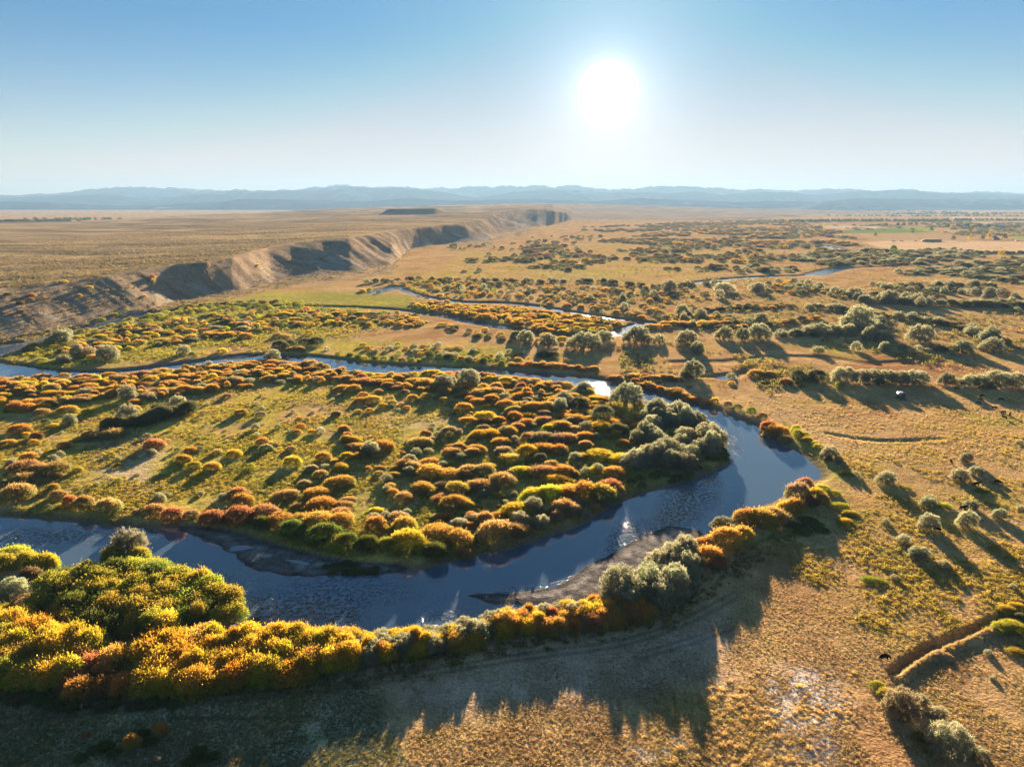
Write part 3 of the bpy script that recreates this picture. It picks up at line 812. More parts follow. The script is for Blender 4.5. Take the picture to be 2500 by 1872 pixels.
def tint_of(code):
    c = np.array(TINT[code][0]); b = 1 + .12 * prng.normal(); hue = prng.normal() * (.03 if code in 'SPDT' else .08)
    return np.clip(c * b * np.array([1 + hue * .3, 1 - hue, 1 - hue * .6]), .01, .8)
HR = dict(willow=.95, round=.9, silver=.86, tall=1.0)
def plant(X, Y, w, code, place='', h=None, wd=None, flat=False):
    fam = TINT[code][3]
    base = dict(willow=.40, round=.52, silver=.62 if w < 5.5 else .74, tall=1.25)[fam] * w
    if fam == 'willow': base = min(base, 3.1)
    plants.append(dict(x=X, y=Y, w=w, d=wd or w * (.70 + .5 * prng.random()), h=h or base * (.75 + .4 * prng.random()), code=code, tint=tint_of(code), fam=fam, place=place))
    if flat: plants[-1]['w'] = w * (.9 + .8 * prng.random()); plants[-1]['rot'] = prng.normal() * .45; plants[-1]['h'] *= .7 + .6 * prng.random()
def crop_list(x0, y0, sc, items, place='', hf=1.0):
    """hand placed plants read off the photograph: (x, y of the base, width in px of that crop, kind)"""
    n0 = len(plants)
    for it in items:
        x, y, w, code = it[:4]; hh = it[4] if len(it) > 4 else None
        T = (x0 + x / sc, y0 + y / sc); g_ = ground(*T)
        zc = g_[1] * CP + CAMH * SP; wm = w / sc * zc / FPX
        fam = TINT[code][3]
        if wm > 11 and fam in ('willow', 'round'):
            n = int(round(wm / 6.0)); ww = wm / n * 1.6
            for k in range(n):
                plant(g_[0] + (k + .5 - n / 2) * wm / n, g_[1] + ww * .35 + prng.normal() * ww * .18, ww * (.85 + .3 * prng.random()), code, place, hh)
        else:
            plant(g_[0], g_[1] + wm * .30, wm * 1.08, code, place, hh, wd=wm * (.72 + .2 * prng.random())); plants[-1]['rot'] = prng.normal() * .3 + (math.pi if prng.random() < .5 else 0)
    for p in plants[n0:]:
        if p['fam'] == 'willow': p['h'] *= hf
def weights(mix):
    ks = list(mix); p = np.array([mix[k] for k in ks], float); return ks, p / p.sum()
def pick_code(mix, patch=None):
    ks, p = weights(mix); return ks[prng.choice(len(ks), p=p)]
_occ = {}
def free_spot(x, y, w, f=.55):
    cs = 8.0; k = (int(x // cs), int(y // cs))
    for i in (-1, 0, 1):
        for j in (-1, 0, 1):
            for (a, b, c) in _occ.get((k[0] + i, k[1] + j), ()):
                if (a - x) ** 2 + (b - y) ** 2 < (f * (c + w) / 2) ** 2: return False
    return True
def occupy(x, y, w): _occ.setdefault((int(x // 8), int(y // 8)), []).append((x, y, w))
def zone(pts, n, wr, mix, place='', patchy=0.0, ps=40.0, f=.55, h=None, clear=1.0, seed=0, flat=False):
    Wp = W(pts, 0); lo, hi = Wp.min(0), Wp.max(0); done = 0; tries = 0
    B = np.stack([lo[0] + (hi[0] - lo[0]) * prng.random(n * 60), lo[1] + (hi[1] - lo[1]) * prng.random(n * 60)], 1)
    B = B[in_poly(B, Wp)]
    if patchy: B = B[fbm(B[:, 0] / ps, B[:, 1] / (ps * .8), 3, 90 + seed) > patchy]
    if not len(B): return
    _, m = terrain(B[:, 0], B[:, 1]); B = B[(m['d'] > clear) & (~m['bar'] | (clear < -50))]
    for x, y in B:
        w = wr[0] + (wr[1] - wr[0]) * prng.random() ** 1.5
        if not free_spot(x, y, w, f): continue
        occupy(x, y, w); plant(x, y, w, pick_code(mix), place, h and h * (.7 + .5 * prng.random()), flat=flat); done += 1
        if done >= n: break
def row(pts, n, wr, mix, place='', jit=2.0, h=None, clear=.3):
    line = W(pts, 0); seg = np.hypot(*np.diff(line, axis=0).T); cum = np.concatenate([[0], np.cumsum(seg)])
    for k in range(n):
        s = (k + .5 + (prng.random() - .5) * .9) / n * cum[-1]; x = np.interp(s, cum, line[:, 0]); y = np.interp(s, cum, line[:, 1])
        x += prng.normal() * jit; y += prng.normal() * jit; w = wr[0] + (wr[1] - wr[0]) * prng.random()
        _, m = terrain(np.array([x]), np.array([y]))
        if m['d'][0] < clear: continue
        occupy(x, y, w); plant(x, y, w, pick_code(mix), place, h and h * (.8 + .35 * prng.random()))

# ------------------------------------------------------------------ where the plants stand
MEADOW = 'in the bend meadow'
BENDEDGE = 'on the inner river bank'
s3 = 2.602
crop_list(0, 900, s3, [(150,275,230,'O'),(410,280,120,'O'),(100,415,150,'O'),(30,500,110,'O'),(155,430,60,'Y'),(220,445,90,'B'),(205,485,70,'O'),(395,510,100,'B'),(480,470,50,'O'),(615,465,190,'B'),(545,430,80,'O'),
 (835,285,90,'O'),(845,230,80,'O'),(800,200,110,'S'),(960,205,70,'S'),(1240,160,110,'O'),(1340,150,90,'O'),(1440,190,60,'M'),(1525,300,85,'O'),(1650,310,70,'M'),(1660,265,40,'S'),(1905,380,60,'O'),(1885,415,60,'O'),
 (1980,415,60,'Y'),(2030,410,50,'S'),(1620,385,50,'S'),(1760,380,40,'S'),(2180,405,80,'O'),(2190,480,70,'O'),(2130,300,60,'M'),(960,520,150,'R'),(930,440,50,'S'),(960,555,70,'S'),(1200,540,90,'O'),(1255,530,40,'D'),
 (1120,530,40,'D'),(1370,545,60,'B'),(1475,565,100,'Y'),(1325,560,40,'O'),(1150,610,110,'O'),(1335,655,110,'O'),(1220,640,90,'G'),(1660,480,80,'O'),(1680,525,90,'M'),(1750,490,40,'M'),(1845,520,60,'M'),(1850,620,115,'Y'),
 (2050,590,110,'O'),(2125,605,60,'O'),(2165,660,90,'Y'),(1975,660,90,'M'),(2055,640,60,'S'),(2030,700,100,'B'),(200,690,320,'B'),(130,740,180,'B'),(350,700,80,'B'),(490,660,60,'O'),(350,830,110,'B'),(330,775,80,'O'),
 (165,590,110,'O'),(230,560,60,'S'),(330,590,70,'S'),(380,560,50,'S'),(60,640,80,'S'),(1530,880,150,'O'),(1500,830,130,'B'),(1415,840,80,'S'),(1270,800,40,'S'),(1000,850,90,'S'),(1930,760,100,'M'),(1800,840,180,'B'),
 (2000,830,170,'O'),(2030,920,200,'O'),(1885,890,80,'B'),(430,360,80,'S'),(280,360,70,'D'),(330,370,60,'Y'),(300,250,90,'D'),(250,300,120,'B'),(1900,320,40,'O'),(540,290,70,'G'),(1590,640,60,'G'),(700,560,60,'G')], MEADOW)
crop_list(0, 900, s3, [(20,745,50,'S'),(80,840,200,'B'),(430,880,110,'R'),(520,905,140,'B'),(665,920,180,'B'),(710,880,60,'S'),(960,950,170,'R'),(1080,980,140,'R'),(1200,950,100,'M'),(1330,1000,180,'R'),(1390,985,80,'S'),(1580,990,280,'R'),
 (1830,1020,260,'O'),(2060,1050,280,'O'),(860,930,70,'M'),(300,905,60,'D'),(1650,1030,120,'E'),(1850,1080,160,'E'),(2050,1130,200,'E'),(2150,1160,150,'G')], BENDEDGE, 1.25)
crop_list(0, 900, s3, [(680,395,120,'D'),(750,385,130,'D'),(830,370,130,'D'),(900,365,130,'D'),(960,345,140,'D'),(1020,330,140,'D'),(1080,315,140,'D'),(1140,300,130,'D'),(1190,285,120,'D'),(800,340,120,'S'),(1000,290,120,'D'),(1110,265,110,'S')], 'in the long dark thicket')
crop_list(800, 900, s3, [(120,150,150,'O'),(270,110,180,'B'),(650,115,140,'O'),(740,135,130,'S'),(770,100,80,'S'),(890,115,130,'S'),(225,180,70,'O'),(200,220,80,'O'),(280,215,110,'O'),(320,160,60,'B'),(350,250,70,'O'),(250,240,50,'R'),(265,280,55,'O'),
 (190,280,50,'O'),(395,205,60,'B'),(410,230,60,'B'),(490,160,60,'M'),(540,205,80,'O'),(620,190,70,'O'),(470,240,60,'B'),(500,260,50,'O'),(740,210,60,'O'),(690,200,40,'S'),(820,185,50,'O'),(905,215,80,'O'),(915,190,150,'B'),
 (1040,215,110,'O'),(50,300,60,'M'),(75,180,50,'M'),(100,410,80,'B'),(120,435,60,'R'),(115,475,90,'O'),(215,530,110,'O'),(340,525,160,'O'),(270,560,110,'S'),(590,500,160,'B'),(620,440,80,'B'),(700,440,60,'S'),(770,430,120,'M'),
 (640,540,60,'S'),(560,555,60,'S'),(1000,330,140,'Y'),(1090,345,80,'O'),(1190,330,100,'O'),(1260,260,350,'O'),(1230,195,130,'Y'),(1240,350,80,'R'),(1380,355,120,'R'),(1300,375,50,'S'),(990,400,90,'M'),(1200,400,110,'B'),
 (1130,420,80,'S'),(1270,465,95,'R'),(1000,450,180,'Y'),(1420,480,220,'M'),(1570,410,90,'B'),(1640,460,120,'O'),(1640,510,90,'B'),(1480,395,150,'O'),(1560,350,160,'O'),(1710,450,60,'S'),(1780,400,190,'Y'),(1850,430,140,'D'),
 (1990,330,120,'Y'),(1960,390,80,'O'),(2040,390,60,'Y'),(2120,390,60,'O'),(1880,500,90,'O'),(1800,590,240,'Y'),(1830,690,160,'O'),(1720,650,70,'S'),(1640,670,60,'S'),(1500,220,90,'S'),(1600,250,120,'D'),(1750,330,140,'D'),
 (1100,500,130,'O'),(1120,560,120,'M'),(1270,560,130,'Y'),(1370,540,160,'O'),(1470,550,120,'O'),(1580,590,80,'S'),(790,570,140,'B'),(920,560,120,'B'),(840,590,80,'S'),(640,630,140,'O'),(730,630,60,'S'),(430,650,60,'O'),
 (520,600,80,'S'),(520,680,80,'S'),(700,720,260,'O'),(890,680,150,'B'),(990,690,150,'B'),(1160,610,160,'O'),(1230,690,170,'Y'),(1370,700,200,'B'),(1500,700,150,'O'),(1560,690,80,'B'),(1040,780,260,'B'),(820,800,160,'O'),
 (600,800,160,'O'),(480,860,130,'B'),(800,900,180,'O'),(880,890,100,'Y'),(1100,830,60,'Y'),(1125,870,50,'S'),(1180,815,40,'S'),(370,720,70,'S'),(370,790,60,'S'),(80,650,90,'O'),(40,600,60,'B'),(505,930,60,'S'),(750,970,110,'O'),
 (910,950,70,'R'),(845,985,40,'R'),(1500,370,90,'D'),(1350,600,90,'D'),(960,800,60,'R'),(1430,780,80,'R'),(1190,470,60,'P'),(1100,540,50,'P'),(660,470,50,'P'),(830,420,50,'P')], MEADOW)
crop_list(800, 900, s3, [(1420,840,330,'Y'),(1640,840,330,'O'),(1800,790,160,'R'),(1210,960,230,'Y'),(1310,930,120,'S'),(1230,1010,130,'S'),(1360,1020,110,'S'),(1500,940,180,'B'),(1070,1110,240,'B'),(1180,1090,160,'B'),(760,1160,300,'O'),(500,1170,220,'Y'),
 (620,1180,140,'Y'),(300,1060,150,'O'),(480,1050,160,'O'),(40,1060,120,'O'),(1000,1000,120,'B'),(1640,940,80,'S'),(1780,860,90,'S'),(1830,830,90,'S'),(380,1170,150,'G'),(250,1180,160,'E'),(120,1160,160,'E'),(30,1180,120,'G'),
 (680,1210,160,'E'),(880,1190,120,'B'),(1560,950,120,'M'),(1460,980,100,'M'),(1250,1060,110,'B'),(1700,900,80,'B')], BENDEDGE, 1.35)
crop_list(800, 900, s3, [(1900,235,190,'S'),(2075,330,120,'S'),(1630,145,90,'S'),(2180,330,90,'S'),(1960,640,180,'S'),(2060,620,150,'S')], BENDEDGE)
SG = 'in the silver grove'
zone([(1545,1075),(1580,1010),(1640,1005),(1700,1035),(1738,1070),(1750,1110),(1700,1140),(1600,1165),(1555,1130)], 28, (7, 11.5), dict(S=1), SG, f=.48, h=7.2)
zone([(1540,1100),(1600,1140),(1700,1125),(1760,1085),(1776,1120),(1730,1150),(1600,1190),(1520,1190)], 26, (3, 4.5), dict(E=.8, G=.2), SG, h=1.7)
zone([(1745,1062),(1765,1085),(1778,1125),(1750,1130),(1735,1080)], 10, (2.5, 4), dict(G=1), SG, h=1.6)
OUT = 'on the outer bank'
zone([(0,928),(300,917),(500,897),(640,886),(760,893),(900,918),(1080,912),(1280,926),(1440,955),(1490,985),(1480,1005),(1400,985),(1300,978),(1150,968),(1050,958),(960,948),(820,935),(700,938),(560,950),(420,972),(300,972),(150,985),(0,1000)],
     470, (3.0, 9.0), dict(O=.45, B=.22, Y=.18, M=.05, R=.04, S=.06), 'in the band behind the meadow', f=.50, h=2.3, flat=True)
zone([(1350,960),(1480,985),(1540,1010),(1560,1050),(1500,1080),(1420,1040),(1350,1000)], 26, (4, 7), dict(O=.4, Y=.3, B=.2, S=.1), 'in the band behind the meadow', f=.62)
zone([(0,1000),(500,960),(900,960),(1100,990),(1350,1050),(1500,1200),(1300,1300),(1000,1350),(700,1330),(400,1250),(0,1230)], 150, (1.2, 2.6), dict(S=.35, D=.2, M=.2, O=.15, G=.1), MEADOW, patchy=.45, ps=25, f=1.0)
# the point beyond the upper channel
PT = 'on the far left point'
zone([(55,862),(110,818),(180,800),(300,768),(450,748),(700,738),(820,745),(700,752),(500,762),(330,792),(180,832),(110,880),(150,895),(75,885)], 110, (4, 7.5), dict(G=.8, E=.15, S=.05), PT, f=.6, h=2.4)
zone([(120,870),(200,830),(350,790),(560,765),(800,755),(1000,768),(1040,788),(900,798),(760,800),(600,815),(450,838),(300,860),(250,885)], 330, (3, 9), dict(Y=.16, O=.28, D=.24, S=.10, G=.12, B=.10), PT, f=.52, h=2.4, flat=True)
crop_list(0, 560, 2.765, [(380,770,130,'S'),(430,740,80,'S'),(500,860,100,'S'),(590,860,80,'P'),(700,890,150,'S'),(410,910,90,'S'),(670,800,130,'Y'),(930,775,80,'O'),(1230,850,80,'S'),(1290,865,50,'D'),(1490,835,75,'Y'),(1650,735,100,'O'),(1890,735,110,'B'),
  (1840,880,80,'S'),(1800,880,60,'S'),(1410,935,60,'S'),(2065,915,50,'S'),(2080,720,60,'G'),(1420,730,110,'O')], PT)
crop_list(0, 560, 2.765, [(1880,820,110,'D'),(1940,800,110,'D'),(1990,830,120,'B'),(2060,790,110,'D'),(2130,785,100,'D')], 'in the clump beside the buggy')
row([(-20,846),(30,842),(80,832)], 14, (4, 6), dict(K=.5, D=.5), 'at the foot of the cliff', 1.5)
row([(190,803),(260,788),(330,772),(385,762),(470,748),(560,742),(680,738)], 40, (3.5, 6), dict(K=.3, D=.5, E=.2), 'at the foot of the cliff', 1.5)
for (px, py, w, c) in [(22,722,7,'K'),(78,724,7,'R'),(50,745,6,'K'),(76,737,6,'K'),(218,706,6,'O'),(194,726,5,'O'),(158,690,5,'Y'),(353,727,5,'O'),(373,680,7,'R'),(372,690,5,'Y'),(507,646,5,'R'),(630,653,5,'O'),(262,712,4,'O'),(110,731,4,'R'),(90,698,3,'K'),(46,698,3,'K'),(54,766,5,'K')]:
    g_ = hit(px, py); plant(g_[0], g_[1], w, c, 'on the slope of the mesa')
# islands between the upper channels
UI = 'between the upper channels'
zone([(865,716),(960,692),(1080,684),(1180,694),(1226,725),(1100,728),(1040,722),(985,700),(930,716)], 130, (3, 8), dict(O=.45, G=.22, D=.15, S=.1, Y=.08), UI, f=.50)
zone([(1000,744),(1060,738),(1150,748),(1260,756),(1380,770),(1480,784),(1545,796),(1490,815),(1400,818),(1330,810),(1230,795),(1130,775),(1050,762)], 300, (3, 9), dict(O=.46, Y=.2, B=.16, D=.10, G=.08), UI, f=.50, h=2.6, flat=True)
zone([(1130,715),(1080,690),(1300,697),(1500,705),(1640,730),(1620,770),(1580,780),(1500,768),(1380,750),(1250,735)], 170, (5, 9), dict(B=.36, D=.32, S=.1, O=.22), 'in the scrub beyond upper channels', f=.66)
zone([(1030,785),(1100,795),(1230,815),(1340,832),(1420,838),(1350,845),(1220,835),(1120,815)], 34, (4, 7), dict(O=.4, D=.3, Y=.15, B=.15), 'on grass below upper channels', f=.7)
zone([(840,766),(1000,778),(1040,795),(1000,800),(900,786)], 30, (4, 7), dict(O=.6, B=.3, Y=.1), PT, f=.62)
row([(900,692),(1000,685),(1150,687),(1300,691),(1450,688),(1600,702),(1750,692)], 95, (6, 9), dict(D=.62, K=.2, S=.18), 'in the dark far hedge', 4)
crop_list(1250, 400, 1.7696, [(310,805,140,'S',10),(400,770,80,'S',7),(160,795,80,'S'),(60,780,70,'S'),(145,750,50,'Y'),(215,765,60,'O'),(640,780,50,'S'),(600,785,40,'S'),(540,780,110,'S',10.5),(760,785,90,'S'),(920,760,70,'S'),(1000,765,60,'S'),(1075,760,90,'S'),(805,825,60,'S'),
  (1330,820,50,'S'),(1490,810,45,'S'),(1615,810,45,'S'),(1555,770,70,'S'),(1615,770,60,'S'),(1690,810,40,'S'),(1780,775,110,'S'),(1760,810,35,'S'),(1800,815,35,'S'),(1860,815,55,'D'),(1960,820,80,'S'),(2090,810,90,'S'),
  (2080,770,70,'S'),(1510,720,120,'S'),(1460,745,70,'S'),(1400,740,60,'S'),(1340,745,70,'S'),(1290,745,60,'S'),(1230,750,60,'D'),(1080,690,60,'S'),(740,650,60,'S'),(820,660,50,'S'),(1285,630,35,'S'),(930,555,90,'S',9),(1070,555,60,'S'),(685,550,60,'S'),
  (900,580,40,'S'),(480,590,35,'S'),(1490,580,80,'S',9),(1640,610,80,'S'),(1770,625,50,'S'),(2070,590,60,'S'),(330,740,70,'D'),(20,760,60,'D'),(160,840,80,'D'),(700,700,110,'O'),(640,715,110,'O'),(860,700,80,'O'),(930,700,60,'O'),(760,705,70,'O')], 'in the far centre field')
row([(1250,892),(1350,897),(1455,905)], 26, (4.5, 6.5), dict(B=.5, O=.4, M=.1), 'along the middle channel', 1.2)
row([(1030,868),(1150,883),(1250,893)], 26, (3.5, 6), dict(B=.3, O=.3, S=.2, E=.2), 'along the middle channel', 2.5)
row([(800,862),(900,876),(1030,884)], 26, (3, 4.5), dict(E=.6, G=.3, K=.1), 'along the middle channel', 1.5)
zone([(880,838),(1100,845),(1250,862),(1440,885),(1440,898),(1250,888),(1050,872),(900,862)], 60, (3, 5.5), dict(O=.35, S=.25, B=.2, G=.2), 'along the middle channel', f=.8)
row([(1478,926),(1560,922),(1600,927),(1660,930)], 20, (5, 7), dict(B=.6, K=.2, O=.2), 'in the middle channel hedge', 1.5)
row([(1545,934),(1600,947),(1650,962),(1700,975),(1738,984)], 26, (4.5, 6.5), dict(R=.45, B=.35, O=.2), 'in the rusty bank row', 1.3, clear=-.5)
crop_list(1600, 850, 2.458, [(230,185,120,'S'),(180,185,60,'S'),(460,175,55,'S'),(620,175,110,'O'),(690,170,90,'B'),(650,165,60,'D'),(460,225,45,'Y'),(790,220,90,'B'),(900,205,130,'D'),(980,210,120,'D'),(840,190,60,'K'),(1150,215,150,'S',8),(1250,215,110,'S',7),(1320,215,120,'S',7),
  (1400,215,110,'S',6.5),(1480,222,120,'S',6.5),(1580,228,170,'S',7),(1755,228,85,'S'),(1830,232,70,'S'),(1900,238,90,'S'),(1960,240,90,'S',6),(2080,243,170,'S',7.5),(2190,243,120,'S',7),(2010,250,80,'K'),(1350,220,80,'K'),(880,235,40,'G'),(1110,240,60,'G'),(205,240,40,'B')], 'in the tall pasture hedge')
crop_list(1600, 850, 2.458, [(740,530,160,'O'),(690,500,100,'R'),(790,565,90,'R'),(360,340,60,'O'),(440,355,60,'K'),(500,375,60,'E'),(580,400,70,'E'),(650,425,60,'K'),(860,530,60,'G'),(920,570,70,'G'),(980,610,60,'G'),(1040,680,50,'K'),(850,500,60,'G'),(900,540,60,'G'),(960,590,50,'G')], OUT, 1.5)
FI = 'in the right pasture'
crop_list(1600, 850, 2.458, [(1060,665,90,'S'),(1110,690,60,'S'),(1880,690,80,'S'),(1850,800,105,'S'),(1935,765,80,'S'),(1400,820,110,'S'),(1650,960,90,'S'),(1655,925,70,'S'),(1910,970,85,'S'),(1660,1090,120,'S'),(1890,1080,110,'S'),(1945,1040,50,'S'),(2080,1030,90,'S'),(1390,1060,60,'S'),
  (1500,1170,70,'S'),(1600,1265,115,'S'),(1745,1325,80,'S'),(1160,770,90,'G',1.2),(2190,580,40,'S'),(1210,775,50,'S'),(2200,970,50,'S'),(1450,690,40,'G',.7),(1510,850,70,'G',.8),(1740,960,100,'G',1.2),(1980,870,90,'G',.9)], FI)
s6 = 2.602
crop_list(1650, 1300, s6, [(1400,300,55,'S'),(2150,360,50,'S'),(1280,330,150,'G',.9),(1990,780,50,'S'),(2020,940,40,'S'),(2190,790,120,'G',.9)], FI)
crop_list(1650, 1300, s6, [(1470,1190,210,'P'),(1560,1110,120,'S'),(1680,1200,120,'S'),(1780,1460,270,'S'),(1950,1470,130,'S'),(1290,1000,90,'G',1.2),(1350,1060,110,'G',1.5),(1430,1060,80,'G',1.1),(1560,1330,90,'G'),(1620,1400,80,'G')], 'at the ditch end')
crop_list(1650, 1300, s6, [(2130,520,130,'G',1.7),(2190,500,120,'G',1.7),(2100,640,130,'G',1.7),(2170,640,150,'G',1.8),(2210,560,90,'D',1.2)], 'beside the ditch')
NB = 'on the near gravel bank'
crop_list(1600, 850, 2.458, [(130,1330,220,'S',6.5),(30,1350,180,'S',6),(200,1290,150,'S',5.5),(330,1320,170,'O'),(380,1330,120,'R'),(300,1220,130,'O'),(430,1220,200,'O'),(530,1180,150,'O'),(410,1085,120,'S'),(560,1070,150,'O'),(650,1085,200,'O'),(720,1060,180,'B'),(780,1000,110,'Y'),(850,1000,140,'O'),
  (870,925,150,'M'),(910,830,100,'R'),(970,925,130,'Y'),(1010,860,80,'G'),(940,960,100,'K'),(1010,940,80,'B')], NB, 1.55)
crop_list(1600, 850, 2.458, [(1080,885,80,'G',1.3),(1120,970,120,'G',1.3),(1180,1010,100,'G',1.2),(1150,1060,100,'Y',1.2),(900,1120,130,'E',1.2),(960,1080,120,'E',1.3),(850,1080,100,'E',1.2),(1010,1110,90,'E',1.1),(930,1050,110,'E',1.3)], NB)
HB = 'in the near bank hedge'
zone([(1500,1460),(1550,1400),(1620,1360),(1690,1345),(1700,1400),(1660,1440),(1600,1485),(1530,1490)], 14, (7, 10), dict(S=1), NB, h=6.2, f=.5, clear=-3)
zone([(1190,1520),(1300,1506),(1400,1488),(1500,1475),(1570,1475),(1590,1508),(1500,1530),(1380,1545),(1260,1552),(1200,1556)], 75, (3.2, 7), dict(O=.54, Y=.22, S=.2, R=.04), HB, f=.36, h=3.1, clear=.2)
zone([(870,1565),(1000,1560),(1130,1545),(1190,1545),(1160,1575),(1020,1600),(880,1622)], 55, (3.4, 7), dict(S=.4, Y=.4, O=.2), HB, f=.36, h=3.3, clear=.2)
zone([(340,1590),(480,1570),(620,1562),(760,1568),(870,1566),(880,1610),(800,1640),(650,1660),(480,1685),(360,1695)], 85, (5, 12), dict(Y=.84, O=.14, G=.02), HB, f=.32, h=3.9, clear=.2)
zone([(170,1610),(320,1590),(330,1690),(180,1705)], 10, (5.5, 7), dict(O=.8, R=.2), HB, f=.5, h=3.8, clear=.2)
zone([(-60,1540),(100,1550),(230,1590),(250,1640),(150,1680),(-60,1650)], 46, (6, 12), dict(Y=.86, G=.14), HB, f=.32, h=4.6, clear=.2)
zone([(-60,1490),(60,1500),(90,1540),(-60,1545)], 12, (4, 6), dict(G=.9, S=.1), HB, f=.5, h=3.5, clear=-2)
zone([(0,1690),(200,1710),(420,1705),(430,1730),(200,1740),(0,1720)], 20, (2, 3.5), dict(E=.8, K=.2), HB, f=.7, h=1.4)
WI = 'on the willow islet'
zone([(105,1480),(150,1420),(300,1398),(420,1408),(510,1435),(570,1475),(580,1500),(500,1535),(350,1555),(200,1545),(115,1515)], 85, (5.5, 13), dict(G=.70, Y=.06, E=.24), WI, f=.30, h=4.5, clear=-60)
crop_list(0, 1250, 2.602, [(770,300,230,'S',8.0),(860,330,160,'G',5),(700,330,160,'G',5)], WI)
crop_list(0, 1250, 2.602, [(40,330,220,'G',4.5),(130,350,170,'G',4.0),(230,360,190,'Y',3.6),(290,350,120,'Y',3.0),(170,440,160,'K',2.5),(60,560,180,'S',4.5),(-30,400,200,'G',4.5)], 'beside the back channel')
crop_list(0, 1250, 2.602, [(290,1110,110,'S'),(820,1510,120,'O',2.0),(1010,1430,110,'O',2.0),(540,1440,60,'R',1.0),(1330,1590,110,'E',.9),(1250,1560,120,'E',1.0),(1200,1620,110,'E',.8),(990,1600,70,'P',.9),(880,1440,110,'E',.8),(940,1490,100,'E',.7),(650,1520,110,'E',.8),(580,1540,100,'E',.7),(710,1560,90,'E',.6),(500,1590,90,'E',.6)], 'in the shaded foreground grass')
# rows and groups of the right middle distance
MR = 'in the right brush lines'
row([(1690,762),(1780,757),(1930,750)], 36, (5, 8), dict(K=.45, D=.35, O=.2), MR, 3)
row([(1662,798),(1740,800),(1834,803),(1900,795),(1990,778)], 36, (5, 8), dict(O=.4, K=.3, D=.3), MR, 3)
zone([(1880,815),(1960,800),(2060,790),(2150,775),(2170,790),(2120,815),(2000,826),(1900,828)], 46, (6, 9.5), dict(S=.5, D=.5), MR, f=.6)
row([(1985,752),(2060,762),(2125,770)], 16, (6, 9), dict(D=.6, S=.4), MR, 3)
row([(2123,772),(2230,782),(2342,802),(2400,822),(2450,840)], 40, (6, 9), dict(D=.55, S=.35, K=.1), MR, 3)
row([(2111,738),(2200,742),(2300,745),(2420,750),(2560,756)], 56, (8, 12), dict(S=.45, D=.55), MR, 5)
row([(2103,722),(2200,724),(2288,727)], 26, (6, 10), dict(D=.7, K=.3), MR, 4)
row([(2210,703),(2330,700),(2440,702)], 30, (7, 11), dict(D=.6, K=.2, S=.2), MR, 6)
zone([(1830,690),(1950,690),(2080,720),(2060,730),(1950,722),(1850,708)], 46, (6, 10), dict(O=.4, R=.12, S=.28, D=.2), MR, f=.7)
zone([(1500,700),(1700,705),(1760,720),(1700,735),(1560,722)], 30, (6, 9), dict(B=.5, D=.5), MR, f=.8)
zone([(1600,770),(1760,772),(1850,785),(1800,800),(1650,800)], 34, (5, 8), dict(O=.35, S=.3, D=.35), MR, f=.8)
zone([(1720,700),(1900,712),(2100,735),(2500,765),(2500,690),(2300,690),(2100,690)], 120, (5, 10), dict(S=.3, D=.4, K=.3), MR, patchy=.5, ps=60, f=.9)
zone([(1550,830),(2100,850),(2500,900),(2500,860),(2300,850),(1900,820)], 14, (2, 4), dict(S=.8, G=.2), FI, f=2)
FV = 'on the far valley floor'
zone([(1130,640),(1250,600),(1500,590),(1800,600),(1990,640),(1900,668),(1780,672),(1600,660),(1450,672),(1250,675),(1120,670)], 420, (7, 14), dict(K=.40, D=.45, M=.1, O=.05), FV, patchy=.535, ps=95, f=.55, seed=1, flat=True, h=4.6)
zone([(1060,600),(1300,580),(1480,575),(1400,600),(1150,620)], 60, (6, 12), dict(D=.7, K=.3), FV, patchy=.5, ps=90, f=.6, seed=2, flat=True, h=4.6)
zone([(1780,655),(1900,640),(2000,612),(2300,610),(2600,622),(2600,655),(2400,645),(2100,648),(1950,662),(1800,672)], 420, (8, 14), dict(D=.5, S=.3, K=.2), FV, patchy=.40, ps=110, f=.5, seed=3, flat=True, h=4.6)
zone([(2390,640),(2600,640),(2600,690),(2460,690),(2300,672),(2150,672)], 120, (9, 14), dict(D=.55, S=.45), FV, patchy=.40, ps=80, f=.5, seed=4, flat=True, h=4.6)
zone([(1450,590),(1700,556),(1960,545),(2080,575),(2090,600),(1900,610),(1700,602)], 1000, (10, 19), dict(D=.42, K=.38, M=.1, O=.1), FV, patchy=.44, ps=170, f=.5, seed=5, flat=True, h=4.6)
zone([(1350,560),(1600,546),(1900,536),(2000,540),(1700,556),(1500,572)], 500, (12, 22), dict(K=.55, D=.45), FV, patchy=.45, ps=200, f=.5, seed=6, flat=True, h=4.6)
zone([(2290,570),(2380,560),(2600,556),(2600,575),(2420,577),(2330,575)], 160, (11, 17), dict(D=.6, S=.3, K=.1), FV, patchy=.35, ps=150, f=.5, seed=7, flat=True, h=4.6)
zone([(1990,552),(2300,545),(2600,545),(2600,556),(2350,560),(2100,562)], 300, (12, 20), dict(D=.8, K=.2), FV, patchy=.46, ps=220, f=.5, seed=8, flat=True, h=4.6)
CT = 'in the far cottonwood lines'
row([(1930,543),(2050,541),(2200,541),(2330,543)], 190, (13, 20), dict(T=.95, U=.05), CT, 45, h=13.5)
row([(2240,540),(2400,539),(2600,540)], 120, (14, 20), dict(T=.85, U=.15), CT, 25, h=13.5)
row([(2160,553),(2200,552),(2245,550)], 12, (13, 18), dict(T=.8, U=.2), CT, 12, h=13.5)
row([(2310,556),(2380,555),(2440,556)], 22, (14, 20), dict(T=.95, U=.05), CT, 16, h=13.5)
row([(2195,524),(2300,523),(2420,525)], 60, (24, 36), dict(T=1), CT, 60, h=13.5)
row([(2140,517),(2260,518),(2340,521)], 50, (30, 45), dict(T=1), CT, 90, h=13.5)
